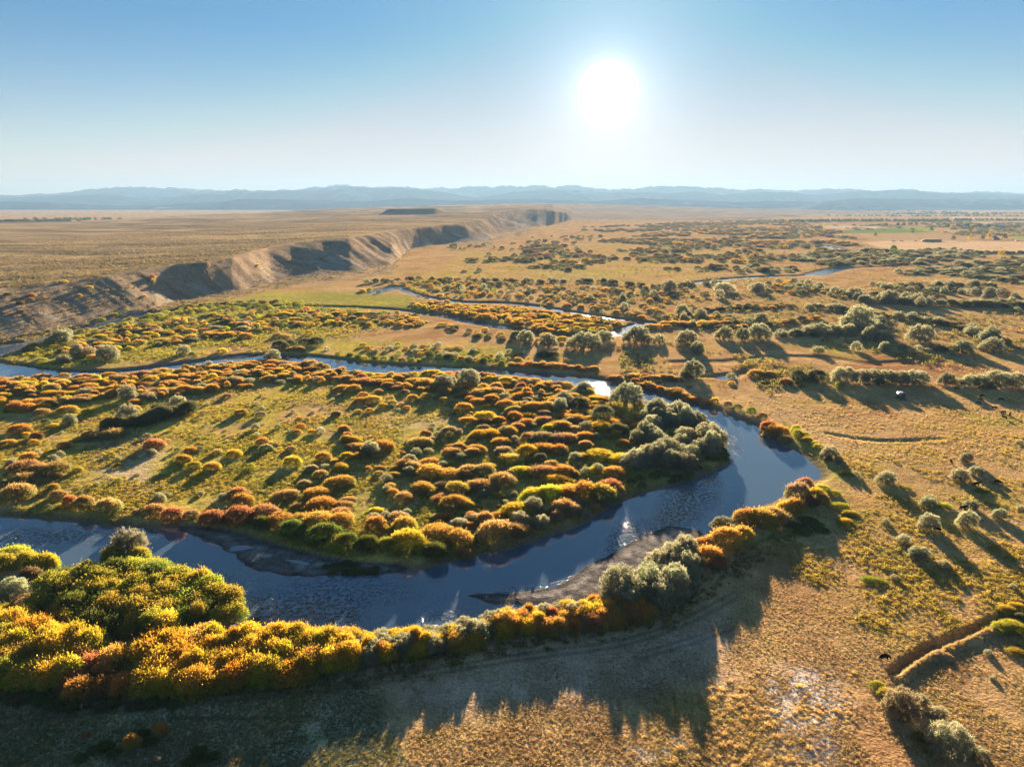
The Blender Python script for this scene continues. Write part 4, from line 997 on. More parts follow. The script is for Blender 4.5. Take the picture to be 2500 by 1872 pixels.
row([(2400,521),(2500,523),(2600,522)], 40, (26, 40), dict(T=1), CT, 90, h=13.5)
row([(-200,549),(-50,549),(60,548),(130,545),(165,543)], 90, (20, 30), dict(T=1), 'in the line beyond the mesa', 30, h=13.5)
row([(120,537),(200,538),(260,537)], 26, (26, 36), dict(T=1), 'in the line beyond the mesa', 80, h=13.5)
for (px, py, w, h_, c) in [(2273,565,17,16,'T'),(2327,587,14,12,'T'),(2368,585,11,15,'U'),(2414,584,13,19,'U'),(2398,585,13,10,'T'),(2428,585,12,9,'K'),(2453,585,16,17,'T'),(2180,619,13,15,'E'),(2444,628,13,13,'U'),(2014,556,14,16,'U'),(2228,570,12,10,'T'),(2137,577,11,10,'T')]:
    g_ = ground(px, py); plant(g_[0], g_[1], w, c, 'by the far fields', h_)

zone([(785,1372),(850,1368),(920,1380),(915,1392),(830,1396),(790,1386)], 14, (2.2, 3.5), dict(E=1), 'on the gravel spit', h=.8, clear=-60, f=.5)

zone([(850,1080),(1250,1060),(1540,1120),(1480,1230),(1300,1285),(1000,1320),(800,1280)], 90, (2.5, 7), dict(O=.34, B=.26, Y=.14, S=.14, M=.12), MEADOW, f=.75, flat=True)
zone([(1050,955),(1400,965),(1540,1030),(1500,1100),(1300,1080),(1150,1040)], 80, (2.5, 7), dict(O=.38, B=.24, Y=.16, S=.12, M=.1), MEADOW, f=.7, flat=True)

row([(2090,613),(2250,617),(2400,619),(2560,620)], 90, (9, 14), dict(D=.8, S=.2), FV, 7, h=5.0)
row([(2030,527),(2200,529),(2400,528),(2600,530)], 90, (14, 24), dict(T=1), CT, 60, h=11)

def _in_way(p):
    u, v = project(p['x'], p['y'], 0)
    return (776 < u < 822 and 846 < v < 876) or (1740 < u < 1830 and 922 < v < 955 and p['w'] > 2.0 and TINT[p['code']][3] != 'silver')
plants[:] = [p for p in plants if not _in_way(p)]
crop_list(1700, 880, 11.06, [(970, 650, 200, 'O', 1.5)], 'in the far centre field')

# ------------------------------------------------------------------ plants become objects
px_ = np.array([p['x'] for p in plants]); py_ = np.array([p['y'] for p in plants])
pz_, pm_ = terrain(px_, py_)
for p, z, x, y in zip(plants, pz_, px_, py_):
    p['z'] = float(max(z, WATER - .1)) - .05
    p['u'], p['v'] = project(x, y, z)
    zc = y * CP + (CAMH - z) * SP
    p['size'] = p['w'] / zc * FPX * .4096            # width in render pixels
    p['seen'] = -20 < p['u'] < 2520 and 480 < p['v'] < 1900
GROUPK = dict(Y='willow', O='willow', R='willow', B='willow', M='willow', G='green', E='green', S='silver', P='silver', D='dark', K='dark', T='cotton', U='cotton')
CAT = dict(willow='willow shrub', green='green shrub', silver='silver shrub', dark='dark shrub', cotton='cottonwood tree')
LCAT = dict(willow='willow', green='shrub', silver='shrub', dark='shrub', cotton='cottonwood')
NAME = dict(willow='willow_shrub', green='green_shrub', silver='silver_shrub', dark='dark_shrub', cotton='cottonwood_tree')
GRP = dict(willow='autumn willow shrubs in the river bottom', green='green shrubs along the water', silver='silver-grey shrubs in the river bottom', dark='dark shrubs in the valley', cotton='far cottonwood trees')
singles, mass = [], []
for kd in CAT:
    L = sorted([p for p in plants if GROUPK[p['code']] == kd], key=lambda p: -p['size'] * (1 if p['seen'] else 0))
    cut = 285 if kd != 'cotton' else 150
    singles += L[:cut]; mass += L[cut:]
singles = [p for p in singles if p['seen'] and p['size'] > 3.0] ; sid = set(id(p) for p in singles)
mass = [p for p in plants if id(p) not in sid]
ORD = 'first second third fourth fifth sixth seventh eighth ninth tenth eleventh twelfth thirteenth fourteenth fifteenth sixteenth seventeenth eighteenth nineteenth twentieth'.split()
def ordinal(k):
    if k < 20: return ORD[k]
    tens = {2: 'twenty', 3: 'thirty', 4: 'forty', 5: 'fifty', 6: 'sixty', 7: 'seventy', 8: 'eighty', 9: 'ninety'}
    d, m = divmod(k + 1, 10); return (tens[d] + '-' + ORD[m - 1]) if m else tens[d][:-1] + 'ieth'
def size_word(p):
    r = p['w']
    return 'small' if r < 2.8 else 'low' if p['h'] < 1.9 else 'mid-sized' if r < 6 else 'broad' if p['h'] < .6 * r else 'tall'
bym = {}
for p in singles:
    band = ''
    if p['place']: 
        pass
    key = (TINT[p['code']][1], p['place'], LCAT[GROUPK[p['code']]]); bym.setdefault(key, []).append(p)
for (col_, place, cat), L in bym.items():
    subs = {}
    for p in L: subs.setdefault(size_word(p), []).append(p)
    for sw, Q in subs.items():
        if len(Q) > 12:                       # split by depth so that the counting stays short
            Q.sort(key=lambda p: p['v']); nb = -(-len(Q) // 9); rows_ = np.array_split(np.arange(len(Q)), nb)
        else: nb = 1; rows_ = [np.arange(len(Q))]
        for bi, ix in enumerate(rows_):
            R_ = sorted([Q[i] for i in ix], key=lambda p: p['u'])
            for k, p in enumerate(R_):
                s = f"{sw} {col_} {cat} {place}".replace('shrub shrub', 'shrub')
                if nb > 1: s += f", {ordinal(nb - 1 - bi)} rank back"
                if len(R_) > 1: s += f", {ordinal(k)} from left"
                p['label'] = s
def orient(o, p, s3_):
    o.location = (p['x'], p['y'], p['z']); o.rotation_euler = (0, 0, float(p.get('rot', prng.random() * 6.283))); o.scale = s3_
BASEH = dict(willow=.50, round=.72, silver=.80, tall=1.25)
for p in singles:
    kd = GROUPK[p['code']]; lod = 0 if p['size'] > 13 else 1 if p['size'] > 6 else 2
    var = PROTO[(p['fam'], lod)]; me, mi, st = var[prng.integers(len(var))]
    s3_ = (p['w'], p['d'], p['h'] / BASEH[p['fam']])
    isbig = p['size'] > 12
    nm = 'silver_tree' if kd == 'silver' and p['h'] > 6 else NAME[kd]
    if isbig:
        o = bpy.data.objects.new(nm, None); o.empty_display_size = .3; COL.objects.link(o); orient(o, p, s3_)
        c = bpy.data.objects.new('crown' if nm.endswith('tree') else 'foliage', me); c.parent = o; COL.objects.link(c); c.color = (*p['tint'], 1)
        q = bpy.data.objects.new('trunk' if nm.endswith('tree') else 'stems', st); q.parent = o; COL.objects.link(q)
    else:
        o = bpy.data.objects.new(nm, me); COL.objects.link(o); orient(o, p, s3_); o.color = (*p['tint'], 1)
    tag(o, p['label'], 'silver tree' if nm == 'silver_tree' else CAT[kd], GRP[kd])

# ------------------------------------------------------------------ masses nobody could count: instanced on points
def mass_object(name, pts, rots, scales, tints, meshes, pick=None):
    """one object: points carrying size, turn and leaf colour; geometry nodes set a plant on each"""
    n = len(pts); me = bpy.data.meshes.new(name); me.vertices.add(n); me.vertices.foreach_set('co', np.asarray(pts, np.float32).ravel())
    a = me.attributes.new('rot', 'FLOAT_VECTOR', 'POINT'); a.data.foreach_set('vector', np.asarray(rots, np.float32).ravel())
    a = me.attributes.new('scl', 'FLOAT_VECTOR', 'POINT'); a.data.foreach_set('vector', np.asarray(scales, np.float32).ravel())
    add_col(me, 'tint', tints)
    a = me.attributes.new('pick', 'INT', 'POINT'); a.data.foreach_set('value', np.asarray(pick if pick is not None else prng.integers(0, len(meshes), n), np.int32))
    me.update()
    o = bpy.data.objects.new(name, me); COL.objects.link(o); o['kind'] = 'stuff'
    ng = bpy.data.node_groups.new(name + '_nodes', 'GeometryNodeTree')
    ng.interface.new_socket('Geometry', in_out='INPUT', socket_type='NodeSocketGeometry'); ng.interface.new_socket('Geometry', in_out='OUTPUT', socket_type='NodeSocketGeometry')
    N = ng.nodes; Lk = ng.links; gi = N.new('NodeGroupInput'); go = N.new('NodeGroupOutput')
    mtp = N.new('GeometryNodeMeshToPoints'); Lk.new(gi.outputs[0], mtp.inputs['Mesh'])
    geos = N.new('GeometryNodeGeometryToInstance')
    src = []
    for m in meshes:
        po = bpy.data.objects.new(m.name + '_source', m)
        oi = N.new('GeometryNodeObjectInfo'); oi.inputs['Object'].default_value = po; oi.inputs['As Instance'].default_value = True; oi.transform_space = 'ORIGINAL'
        src.append(oi)
    for oi in reversed(src): Lk.new(oi.outputs['Geometry'], geos.inputs[0])
    iop = N.new('GeometryNodeInstanceOnPoints'); Lk.new(mtp.outputs[0], iop.inputs['Points']); Lk.new(geos.outputs[0], iop.inputs['Instance'])
    iop.inputs['Pick Instance'].default_value = True
    def attr(nm, ty):
        x = N.new('GeometryNodeInputNamedAttribute'); x.data_type = ty; x.inputs['Name'].default_value = nm; return x.outputs['Attribute']
    Lk.new(attr('pick', 'INT'), iop.inputs['Instance Index']); Lk.new(attr('scl', 'FLOAT_VECTOR'), iop.inputs['Scale'])
    e2r = N.new('FunctionNodeEulerToRotation'); Lk.new(attr('rot', 'FLOAT_VECTOR'), e2r.inputs[0]); Lk.new(e2r.outputs[0], iop.inputs['Rotation'])
    Lk.new(iop.outputs[0], go.inputs[0])
    md = o.modifiers.new('scatter', 'NODES'); md.node_group = ng
    return o
def mass_of(name, L, famlod):
    pts = [(p['x'], p['y'], p['z']) for p in L]; rots = np.zeros((len(L), 3)); rots[:, 2] = [p.get('rot', prng.random() * 6.283) for p in L]
    scl = [(p['w'], p['d'], p['h'] / BASEH[p['fam']]) for p in L]; tn = [p['tint'] for p in L]
    mass_object(name, pts, rots, scl, np.array(tn), [v[1] for v in PROTO[famlod]])
MN = dict(willow='willow_thicket', round='brush_thicket', silver='silver_thicket', tall='far_woodland')
for fam in ('willow', 'round', 'silver', 'tall'):
    for lod in (0, 1, 2):
        L = [p for p in mass if p['fam'] == fam and (0 if p['size'] > 13 else 1 if p['size'] > 5.5 else 2) == lod]
        if L: mass_of(MN[fam], L, (fam, lod))
print('plants', len(plants), 'singles', len(singles), 'mass', len(mass))

# ------------------------------------------------------------------ grass, weeds and sagebrush
def clump(name, seed, n, h, spread, w, leafy=False):
    r = np.random.default_rng(seed); a = r.random(n) * 6.283; q = np.sqrt(r.random(n)) * spread
    P = np.stack([q * np.cos(a), q * np.sin(a), np.zeros(n)], 1)
    ax = np.stack([np.cos(a) * q / spread * .5, np.sin(a) * q / spread * .5, np.ones(n)], 1) + r.normal(size=(n, 3)) * .28
    if leafy: P[:, 2] = r.random(n) * h * .8; ax += r.normal(size=(n, 3)) * .8; L = np.full(n, h * .6) * (.6 + .6 * r.random(n))
    else: L = h * (.5 + .7 * r.random(n))
    V = leaf_cards(P, ax, L, np.full(n, w) * (.7 + .6 * r.random(n)), r, .1)
    me = mesh_np(name, V, np.arange(4 * n).reshape(n, 4)); lv = np.clip(1 + .22 * r.normal(size=(n, 1)), .4, 1.6) * np.ones((n, 3))
    add_col(me, 'lv', np.repeat(lv, 4, 0)); me.materials.append(M_leaf_i); return me
CL_grass = [clump(f'grass_clump_{i}', 700 + i, 26, .42, .30, .042) for i in range(3)]
CL_weed = [clump(f'weed_clump_{i}', 720 + i, 30, .55, .5, .14, True) for i in range(3)]
CL_sage = [clump(f'sage_clump_{i}', 740 + i, 34, .6, .5, .16, True) for i in range(3)]
CL_tuft = [clump(f'bunch_clump_{i}', 760 + i, 110, .42, .36, .035) for i in range(3)]
def cover(name, pts, n, srange, colf, meshes, patchy=0.0, ps=12.0, seed=0, clear=1.0, uniform_px=True, squash=1.0, tlim=None):
    """sample evenly over the photo polygon so that near ground gets the finer cover"""
    pl = np.array(pts, float); lo, hi = pl.min(0), pl.max(0)
    B = np.stack([lo[0] + (hi[0] - lo[0]) * prng.random(n * 2), lo[1] + (hi[1] - lo[1]) * prng.random(n * 2)], 1)
    B = B[in_poly(B + prng.normal(size=B.shape) * 14 * np.clip((B[:, 1:] - 500) / 1000, .1, 1), pl)][:n]
    d0 = (B[:, 0] - CX) / FPX; b = (CY - B[:, 1]) / FPX; dy = CP + b * SP; dz = -SP + b * CP; tt = -CAMH / dz
    X, Y = d0 * tt, dy * tt
    k = fbm(X / ps, Y / ps, 3, 200 + seed); m = k + prng.normal(size=len(k)) * .07 > patchy; X, Y, k = X[m], Y[m], k[m]
    z, gm = terrain(X, Y); m = (gm['d'] > clear) & ~gm['bar']
    u_, v_ = project(X, Y, 0); m &= ~((u_ > 1690) & (u_ < 1850) & (v_ > 900) & (v_ < 965)) & ~((u_ > 2175) & (u_ < 2235) & (v_ > 940) & (v_ < 985))
    m &= ~((gm['t'] > 0) & (gm['t'] < 1) & (gm['h'] > 1) & (prng.random(len(X)) < .8))
    if tlim is not None: m &= (gm['t'] > tlim[0]) & (gm['t'] < tlim[1])
    X, Y, z, k = X[m], Y[m], z[m], k[m]; nn = len(X)
    s = srange[0] + (srange[1] - srange[0]) * prng.random(nn) ** 2
    rot = np.zeros((nn, 3)); rot[:, 2] = prng.random(nn) * 6.283
    tn = colf(X, Y, k, nn)
    return mass_object(name, np.stack([X, Y, z - .03], 1), rot, np.stack([s, s, s * squash * (.7 + .6 * prng.random(nn))], 1), tn, meshes)
def colmix(cols, sc=10.0, seed=0, var=.15):
    cols = np.array(cols)
    def f(X, Y, k, n):
        q = fbm(X / sc, Y / sc, 3, 300 + seed) * .7 + prng.random(n) * .3; q = np.clip((q - .25) * 2, 0, .999) * (len(cols) - 1)
        i = q.astype(int); fr = (q - i)[:, None]; c = cols[i] * (1 - fr) + cols[np.minimum(i + 1, len(cols) - 1)] * fr
        return np.clip(c * (1 + var * prng.normal(size=(n, 1))), .01, .9)
    return f
cover('dry_grass', [(-60,1720),(500,1690),(1000,1620),(1500,1560),(1750,1450),(1900,1300),(2050,1200),(2000,1100),(2560,1000),(2560,1920),(-60,1920)], 120000, (.3, .75),
      colmix([(.32,.20,.11),(.40,.27,.14),(.50,.37,.19),(.36,.28,.11)], 9, 1), CL_grass, .40, 7, 1)
cover('dry_grass', [(1700,960),(2560,860),(2560,1100),(2050,1150),(1900,1040)], 9000, (.8, 1.6), colmix([(.36,.24,.12),(.46,.32,.15),(.38,.30,.10)], 12, 2), CL_grass, .42, 9, 2)
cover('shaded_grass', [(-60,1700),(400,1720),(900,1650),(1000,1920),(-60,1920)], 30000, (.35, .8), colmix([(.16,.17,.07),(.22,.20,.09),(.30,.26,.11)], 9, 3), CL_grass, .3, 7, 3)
cover('weed_cover', [(-60,935),(500,915),(900,925),(1300,950),(1600,1010),(1740,1080),(1500,1230),(1100,1370),(800,1375),(500,1290),(0,1250),(-60,1250)], 95000, (.4, 1.05),
      colmix([(.20,.19,.05),(.33,.28,.05),(.44,.34,.06),(.34,.25,.07)], 14, 4), CL_weed, .44, 13, 4)
cover('weed_cover', [(-60,860),(150,800),(500,745),(900,745),(1000,790),(700,850),(300,880),(0,900)], 16000, (.8, 1.9), colmix([(.22,.21,.05),(.38,.32,.05),(.28,.25,.06)], 20, 5), CL_weed, .40, 25, 5)
cover('weed_cover', [(1950,1150),(2560,1000),(2560,1600),(2200,1560),(1850,1400),(1750,1300)], 22000, (.4, 1.1), colmix([(.36,.28,.06),(.42,.31,.07),(.27,.24,.06)], 10, 6), CL_weed, .60, 11, 6)
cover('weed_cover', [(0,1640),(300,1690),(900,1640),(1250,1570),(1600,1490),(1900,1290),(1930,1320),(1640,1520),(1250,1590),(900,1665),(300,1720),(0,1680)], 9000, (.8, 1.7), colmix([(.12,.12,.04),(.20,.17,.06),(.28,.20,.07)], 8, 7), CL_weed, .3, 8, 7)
cover('bunch_grass', [(1760,1640),(2090,1640),(2090,1900),(1560,1900),(1700,1780)], 420, (.5, 1.6), colmix([(.62,.44,.20),(.52,.36,.15)], 5, 8), CL_tuft, .42, 5, 8, squash=.75)
cover('bunch_grass', [(1850,1650),(2060,1650),(2090,1760),(1850,1900),(1800,1850)], 1500, (.25, .75), colmix([(.58,.42,.19),(.50,.34,.15)], 5, 9), CL_tuft, .35, 4, 9, squash=.7)
cover('sagebrush', [(-60,830),(0,840),(400,760),(700,700),(1000,650),(1200,590),(1300,540),(1240,512),(900,510),(600,545),(300,600),(-60,650)], 30000, (1.0, 2.6), colmix([(.13,.115,.07),(.19,.15,.09),(.24,.19,.10)], 40, 10), CL_sage, .34, 22, 10, tlim=(-.9, 40))
cover('valley_weeds', [(1550,1000),(2560,850),(2560,600),(1300,600),(1000,680),(1050,740),(1500,830)], 14000, (1.6, 3.8), colmix([(.30,.20,.08),(.22,.20,.05),(.14,.12,.05)], 60, 11), CL_weed, .55, 50, 11)

# ------------------------------------------------------------------ small solid things: helpers
def box_v(c, s, rz=0.0, rx=0.0, ry=0.0):
    v = np.array([(x, y, z) for z in (-.5, .5) for y in (-.5, .5) for x in (-.5, .5)]) * np.array(s)
    m = np.array(Matrix.Rotation(rz, 3, 'Z') @ Matrix.Rotation(ry, 3, 'Y') @ Matrix.Rotation(rx, 3, 'X'))
    f = np.array([(0, 2, 3, 1), (4, 5, 7, 6), (0, 1, 5, 4), (2, 6, 7, 3), (0, 4, 6, 2), (1, 3, 7, 5)])
    return v @ m.T + np.array(c), f
def boxes(name, L, mat, parent=None, bev=0.0):
    me = mesh_np(name, *join_np([box_v(*b) for b in L])); o = link(name, me, parent, [mat])
    if bev: m = o.modifiers.new('bevel', 'BEVEL'); m.width = bev; m.segments = 1
    return o
def tubes(name, L, mat, parent=None, sides=6):
    return link(name, mesh_np(name, *join_np([tube_np(p, r, sides) for p, r in L]), True), parent, [mat])
def root(name, x, y, z, rz=0.0, sc=1.0):
    o = bpy.data.objects.new(name, None); COL.objects.link(o); o.location = (x, y, z); o.rotation_euler = (0, 0, rz); o.scale = (sc,) * 3; return o
M_wood = plain_material('weathered_wood', (.16, .12, .09), .9, 0, .35, 6.0, .3)
M_post = plain_material('pale_steel_post', (.42, .43, .42), .6, .3)
M_zinc = plain_material('zinc_roofing', (.30, .34, .40), .5, .5, .15, 4.0)
M_rust = plain_material('rusty_steel', (.14, .085, .06), .85, .2, .4, 5.0)
M_black = plain_material('black_rubber', (.02, .02, .02), .8)
M_white = plain_material('white_paint', (.75, .75, .73), .45, 0, .08, 3.0)
M_cow = plain_material('black_cow_hide', (.012, .010, .009), .75, 0, .3, 5.0)
M_hay = plain_material('hay', (.38, .27, .13), .95, 0, .3, 4.0, .4)

def skin_mesh(name, verts, edges, radii, mats=(), levels=1, rootv=0):
    """grow one continuous body round a skeleton"""
    me = bpy.data.meshes.new(name + '_skeleton'); me.from_pydata([tuple(v) for v in verts], edges, []); me.update()
    o = bpy.data.objects.new(name + '_skeleton', me); COL.objects.link(o)
    o.modifiers.new('skin', 'SKIN')
    if not me.skin_vertices: 
        pass
    lay = me.skin_vertices[0].data if me.skin_vertices else None
    if lay is None: raise RuntimeError('no skin layer')
    for i, r in enumerate(radii): lay[i].radius = (r, r) if not isinstance(r, tuple) else r; lay[i].use_root = (i == rootv)
    s = o.modifiers.new('sub', 'SUBSURF'); s.levels = levels; s.render_levels = levels
    dg = bpy.context.evaluated_depsgraph_get(); dg.update()
    out = bpy.data.meshes.new_from_object(o.evaluated_get(dg)); out.name = name
    bpy.data.objects.remove(o); bpy.data.meshes.remove(me)
    for m in mats: out.materials.append(m)
    out.polygons.foreach_set('use_smooth', np.ones(len(out.polygons), bool))
    return out
def cow_mesh(graze):
    V = [(0, 0, .92), (.42, 0, .96), (.74, 0, 1.02), (-.45, 0, .94), (-.80, 0, 1.02)]      # barrel, shoulder, rump
    R = [(.41, .42), (.38, .41), (.25, .33), (.39, .41), (.24, .31)]
    E = [(0, 1), (1, 2), (0, 3), (3, 4)]
    def add(p, r, to): V.append(p); R.append(r); E.append((to, len(V) - 1)); return len(V) - 1
    if graze: a = add((1.06, 0, .82), .19, 2); b = add((1.24, 0, .50), .15, a); c = add((1.36, 0, .26), (.13, .15), b); d = add((1.46, 0, .10), .065, c)
    else: a = add((1.06, 0, 1.20), .20, 2); b = add((1.22, 0, 1.36), .15, a); c = add((1.42, 0, 1.34), (.14, .16), b); d = add((1.62, 0, 1.22), .07, c)
    for s in (-1, 1):
        e = add((V[b][0] - .02, s * .16, V[b][2] + .03), .035, b); add((V[b][0] - .04, s * .27, V[b][2] + .01), .022, e)
        q = add((.66 + s * .05, s * .20, .66), .12, 2); q = add((.66 + s * .06, s * .20, .36), .085, q); q = add((.64 + s * .08, s * .20, .08), .065, q); add((.70 + s * .08, s * .20, .02), .055, q)
        q = add((-.80, s * .20, .74), .16, 4); q = add((-.72 - s * .05, s * .20, .52), .12, q); q = add((-.86 - s * .05, s * .20, .36), .075, q); q = add((-.84 - s * .05, s * .20, .08), .062, q); add((-.79 - s * .05, s * .20, .02), .052, q)
    q = add((-1.02, 0, 1.06), .045, 4); q = add((-1.08, 0, .8), .025, q); add((-1.07, 0, .42), .035, q)
    return skin_mesh('cow_body', V, E, R, [M_cow], 1)
_p = M_cow.node_tree.nodes['Principled BSDF']; _p.inputs['Specular IOR Level'].default_value = 0.0; _p.inputs['Roughness'].default_value = 1.0
COWS = [cow_mesh(True), cow_mesh(False)]
for (px, py, rz, gz, sc, lab) in [
    (2158, 1611, .1, 0, 1.0, 'black cow standing alone beside the end of the ditch'),
    (2287, 1295, 2.4, 1, 1.0, 'black cow grazing in front of a silvery shrub, shadow behind'),
    (2350, 1243, .15, 1, 1.0, 'black cow standing broadside with raised head left of a silvery shrub'),
    (2377, 1243, 1.5, 0, .9, 'black cow partly hidden behind a silvery shrub on the pasture'),
    (2383, 1186, 0.0, 1, 1.0, 'black cow in the shadow just below a pair of silvery shrubs'),
    (2436, 1181, -.5, 0, 1.0, 'black cow grazing in a long shrub shadow near the right edge'),
    (2344, 1173, 1.2, 0, .9, 'black cow tucked under the front of a round silvery shrub'),
    (2322, 1133, 1.3, 1, .85, 'lone black calf on open grass left of the silvery shrubs'),
    (2336, 953, 3.0, 0, 1.0, 'black cow by the white tub below the tall hedge'),
    (2398, 971, 3.1, 0, 1.05, 'uppermost black cow of the herd in the hedge shadow'),
    (2394, 979, -.9, 0, .9, 'black cow just below the uppermost cow of the herd'),
    (2388, 988, 2.8, 0, 1.0, 'leftmost black cow of the herd in the hedge shadow'),
    (2443, 979, -.2, 0, 1.05, 'black cow apart to the right in the hedge shadow'),
    (2427, 998, 0.0, 0, 1.0, 'black cow on the upper edge of the yellow grass'),
    (2450, 1009, 2.9, 0, .9, 'black cow grazing on the yellow grass, above the closest pair'),
    (2465, 1016, .9, 1, 1.0, 'rightmost black cow on the yellow grass'),
    (2452, 1023, 1.9, 1, 1.0, 'lowest black cow of the herd on the yellow grass'),
    (2396, 949, 3.1, 0, 1.0, 'left black cow under the tall pasture hedge'),
    (2409, 949, .1, 0, 1.0, 'middle black cow under the tall pasture hedge'),
    (2426, 951, .1, 0, 1.0, 'right black cow under the tall pasture hedge')]:
    g_ = ground(px, py); o = bpy.data.objects.new('cow', COWS[gz]); COL.objects.link(o)
    o.location = (g_[0], g_[1], height(*g_) + .0); o.rotation_euler = (0, 0, rz); o.scale = (sc * 1.05,) * 3
    tag(o, lab, 'cow', 'black cattle grazing in the pasture')
g_ = ground(2349, 948.5); o = root('feed_tub', g_[0], g_[1], height(*g_)); tag(o, 'small white tub on the grass beside the tall hedge', 'tub')
tubes('tub_wall', [([(0, 0, 0), (0, 0, .3), (0, 0, .62)], [.50, .58, .62]), ([(0, 0, .62), (0, 0, .66)], [.66, .66])], M_white, o, 12)
boxes('lick_block', [((0, 0, .70), (.5, .5, .25))], M_white, o, .04)

# posts --------------------------------------------------------------------
def wood_post(px, py, h, lab, thick=.11):
    x, y = ground(px, py); z = height(x, y); lean = random.uniform(-.06, .06)
    o = tubes('fence_post', [([(0, 0, -.3), (lean * .4, 0, h * .5), (lean, .02, h)], [thick, thick * .95, thick * .85])], M_wood, None, 7)
    o.location = (x, y, z); tag(o, lab, 'post', 'wooden fence posts by the pond')
for px, py, h, lab in [(1755, 944, 1.5, 'wooden post left of its twin below the pond'), (1766.5, 943, 1.6, 'taller wooden post right of its twin below the pond'), (1733, 945, 1.0, 'thin leaning stake left of the paired wooden posts'),
    (1784, 936, 1.2, 'wooden post standing in the small orange bush by the pond'), (1795.6, 931, 1.3, 'wooden post between the orange bush and thick gate post'), (1804.5, 928, 1.5, 'thick dark gate post right of the pond'),
    (1820, 931.5, 1.5, 'rightmost wooden post by the pond, casting a long shadow'), (1902, 1017, 1.4, 'lone wooden post on the outer bank above the orange bush'), (653, 851, 1.3, 'lone wooden post on the grassy point above the gravel strip'), (587, 853, 1.3, 'wooden post on the tan strip of the left point')]:
    wood_post(px, py, h, lab, .06 if 'stake' in lab else .12)
posts = [(60, 1757), (201, 1734), (453, 1698), (684, 1660), (924, 1621), (1154, 1588), (1369, 1556), (1570, 1521), (1657, 1463), (1736, 1414), (1810, 1369), (1893, 1314)]
fp = [ground(*p) for p in posts]; fz = [height(*p) for p in fp]
o = root('wire_fence', fp[0][0], fp[0][1], fz[0]); tag(o, 'wire fence on pale steel posts running below the near hedge', 'fence')
M0 = Vector(o.location)
for (x, y), z in zip(fp, fz):
    q = boxes('post', [((0, 0, .62), (.055, .035, 1.75)), ((0, .02, .62), (.018, .05, 1.75)), ((0, 0, 1.42), (.08, .05, .12))], M_post, o); q.location = Vector((x, y, z)) - M0
L = []
for hgt in (.4, .75, 1.1, 1.35):
    for i in range(len(fp) - 1):
        a = Vector((*fp[i], fz[i] + hgt)) - M0; b = Vector((*fp[i + 1], fz[i + 1] + hgt)) - M0; mid = (a + b) / 2 - Vector((0, 0, .06))
        L.append(([tuple(a), tuple(mid), tuple(b)], [.004] * 3))
tubes('wire', L, M_post, o, 3)

# feeder shed ----------------------------------------------------------------
x, y = ground(2203.5, 976); o = root('calf_feeder', x, y + 1.5, height(x, y), .22); tag(o, 'roofed steel calf feeder with bright metal top on the pasture', 'feeder')
boxes('hopper', [((0, 0, 1.9), (1.9, 2.6, 1.9)), ((0, 0, .8), (1.3, 2.3, .5))], M_rust, o, .03)
r_ = boxes('roof', [((0, 0, 3.12), (1.75, 3.3, .06))], M_zinc, o)
boxes('skylight', [((0, -.55, 3.17), (.9, .8, .03)), ((0, .65, 3.17), (.9, .8, .03))], M_black, r_)
for s in (-1, 1):
    boxes('roof_edge', [((s * .85, 0, 3.18), (.14, 3.4, .09), 0, 0, s * .35)], M_white, o)
    boxes('side_roof', [((s * 1.55, 0, 2.65), (1.45, 3.2, .05), 0, 0, s * .75)], M_zinc, o)
    tubes('side_frame', [([(s * 2.0, yy_, 2.2), (s * 2.35, yy_, .1)], [.06, .06]) for yy_ in (-1.5, 0, 1.5)] + [([(s * 2.1, -1.5, 1.4), (s * 2.1, 1.5, 1.4)], [.05, .05]), ([(s * 2.25, -1.5, .8), (s * 2.25, 1.5, .8)], [.05, .05])], M_rust, o)
boxes('skid', [((-1.1, 0, .12), (.2, 4.4, .22)), ((1.1, 0, .12), (.2, 4.4, .22)), ((0, -1.9, .12), (4.6, .15, .14)), ((0, 1.9, .12), (4.6, .15, .14))], M_rust, o)
boxes('trough', [((0, -1.55, .55), (2.2, .5, .35)), ((0, 1.55, .55), (2.2, .5, .35))], M_rust, o, .02)

# buggy and the people round it -------------------------------------------------
M_glass = plain_material('dark_glass', (.03, .035, .04), .08)
x, y = ground(798, 854); zb = height(x, y); o = root('utility_buggy', x, y, zb, .12, 1.05); tag(o, 'white roofed utility buggy parked on the river bank', 'buggy')
boxes('body', [((0, 0, .62), (3.0, 1.35, .30)), ((1.15, 0, .88), (.85, 1.30, .26)), ((-1.05, 0, .98), (1.05, 1.35, .10)), ((-1.55, 0, 1.12), (.06, 1.35, .34)), ((-1.05, .66, 1.12), (1.05, .05, .34)), ((-1.05, -.66, 1.12), (1.05, .05, .34))], M_white, o, .04)
boxes('roof', [((-.05, 0, 1.98), (1.65, 1.42, .07))], M_white, o, .03)
tubes('roll_cage', [([(.72, s * .62, .95), (.40, s * .62, 1.95)], [.035] * 2) for s in (-1, 1)] + [([(-.62, s * .62, .95), (-.66, s * .62, 1.95)], [.035] * 2) for s in (-1, 1)] + [([(-.66, -.62, 1.4), (-.66, .62, 1.4)], [.03] * 2)], M_black, o)
boxes('windscreen', [((.56, 0, 1.42), (.02, 1.15, .85), 0, 0, -.32)], M_glass, o)
boxes('seat', [((-.15, .32, .98), (.5, .5, .16)), ((-.38, .32, 1.25), (.12, .5, .5)), ((-.15, -.32, .98), (.5, .5, .16)), ((-.38, -.32, 1.25), (.12, .5, .5))], M_black, o, .04)
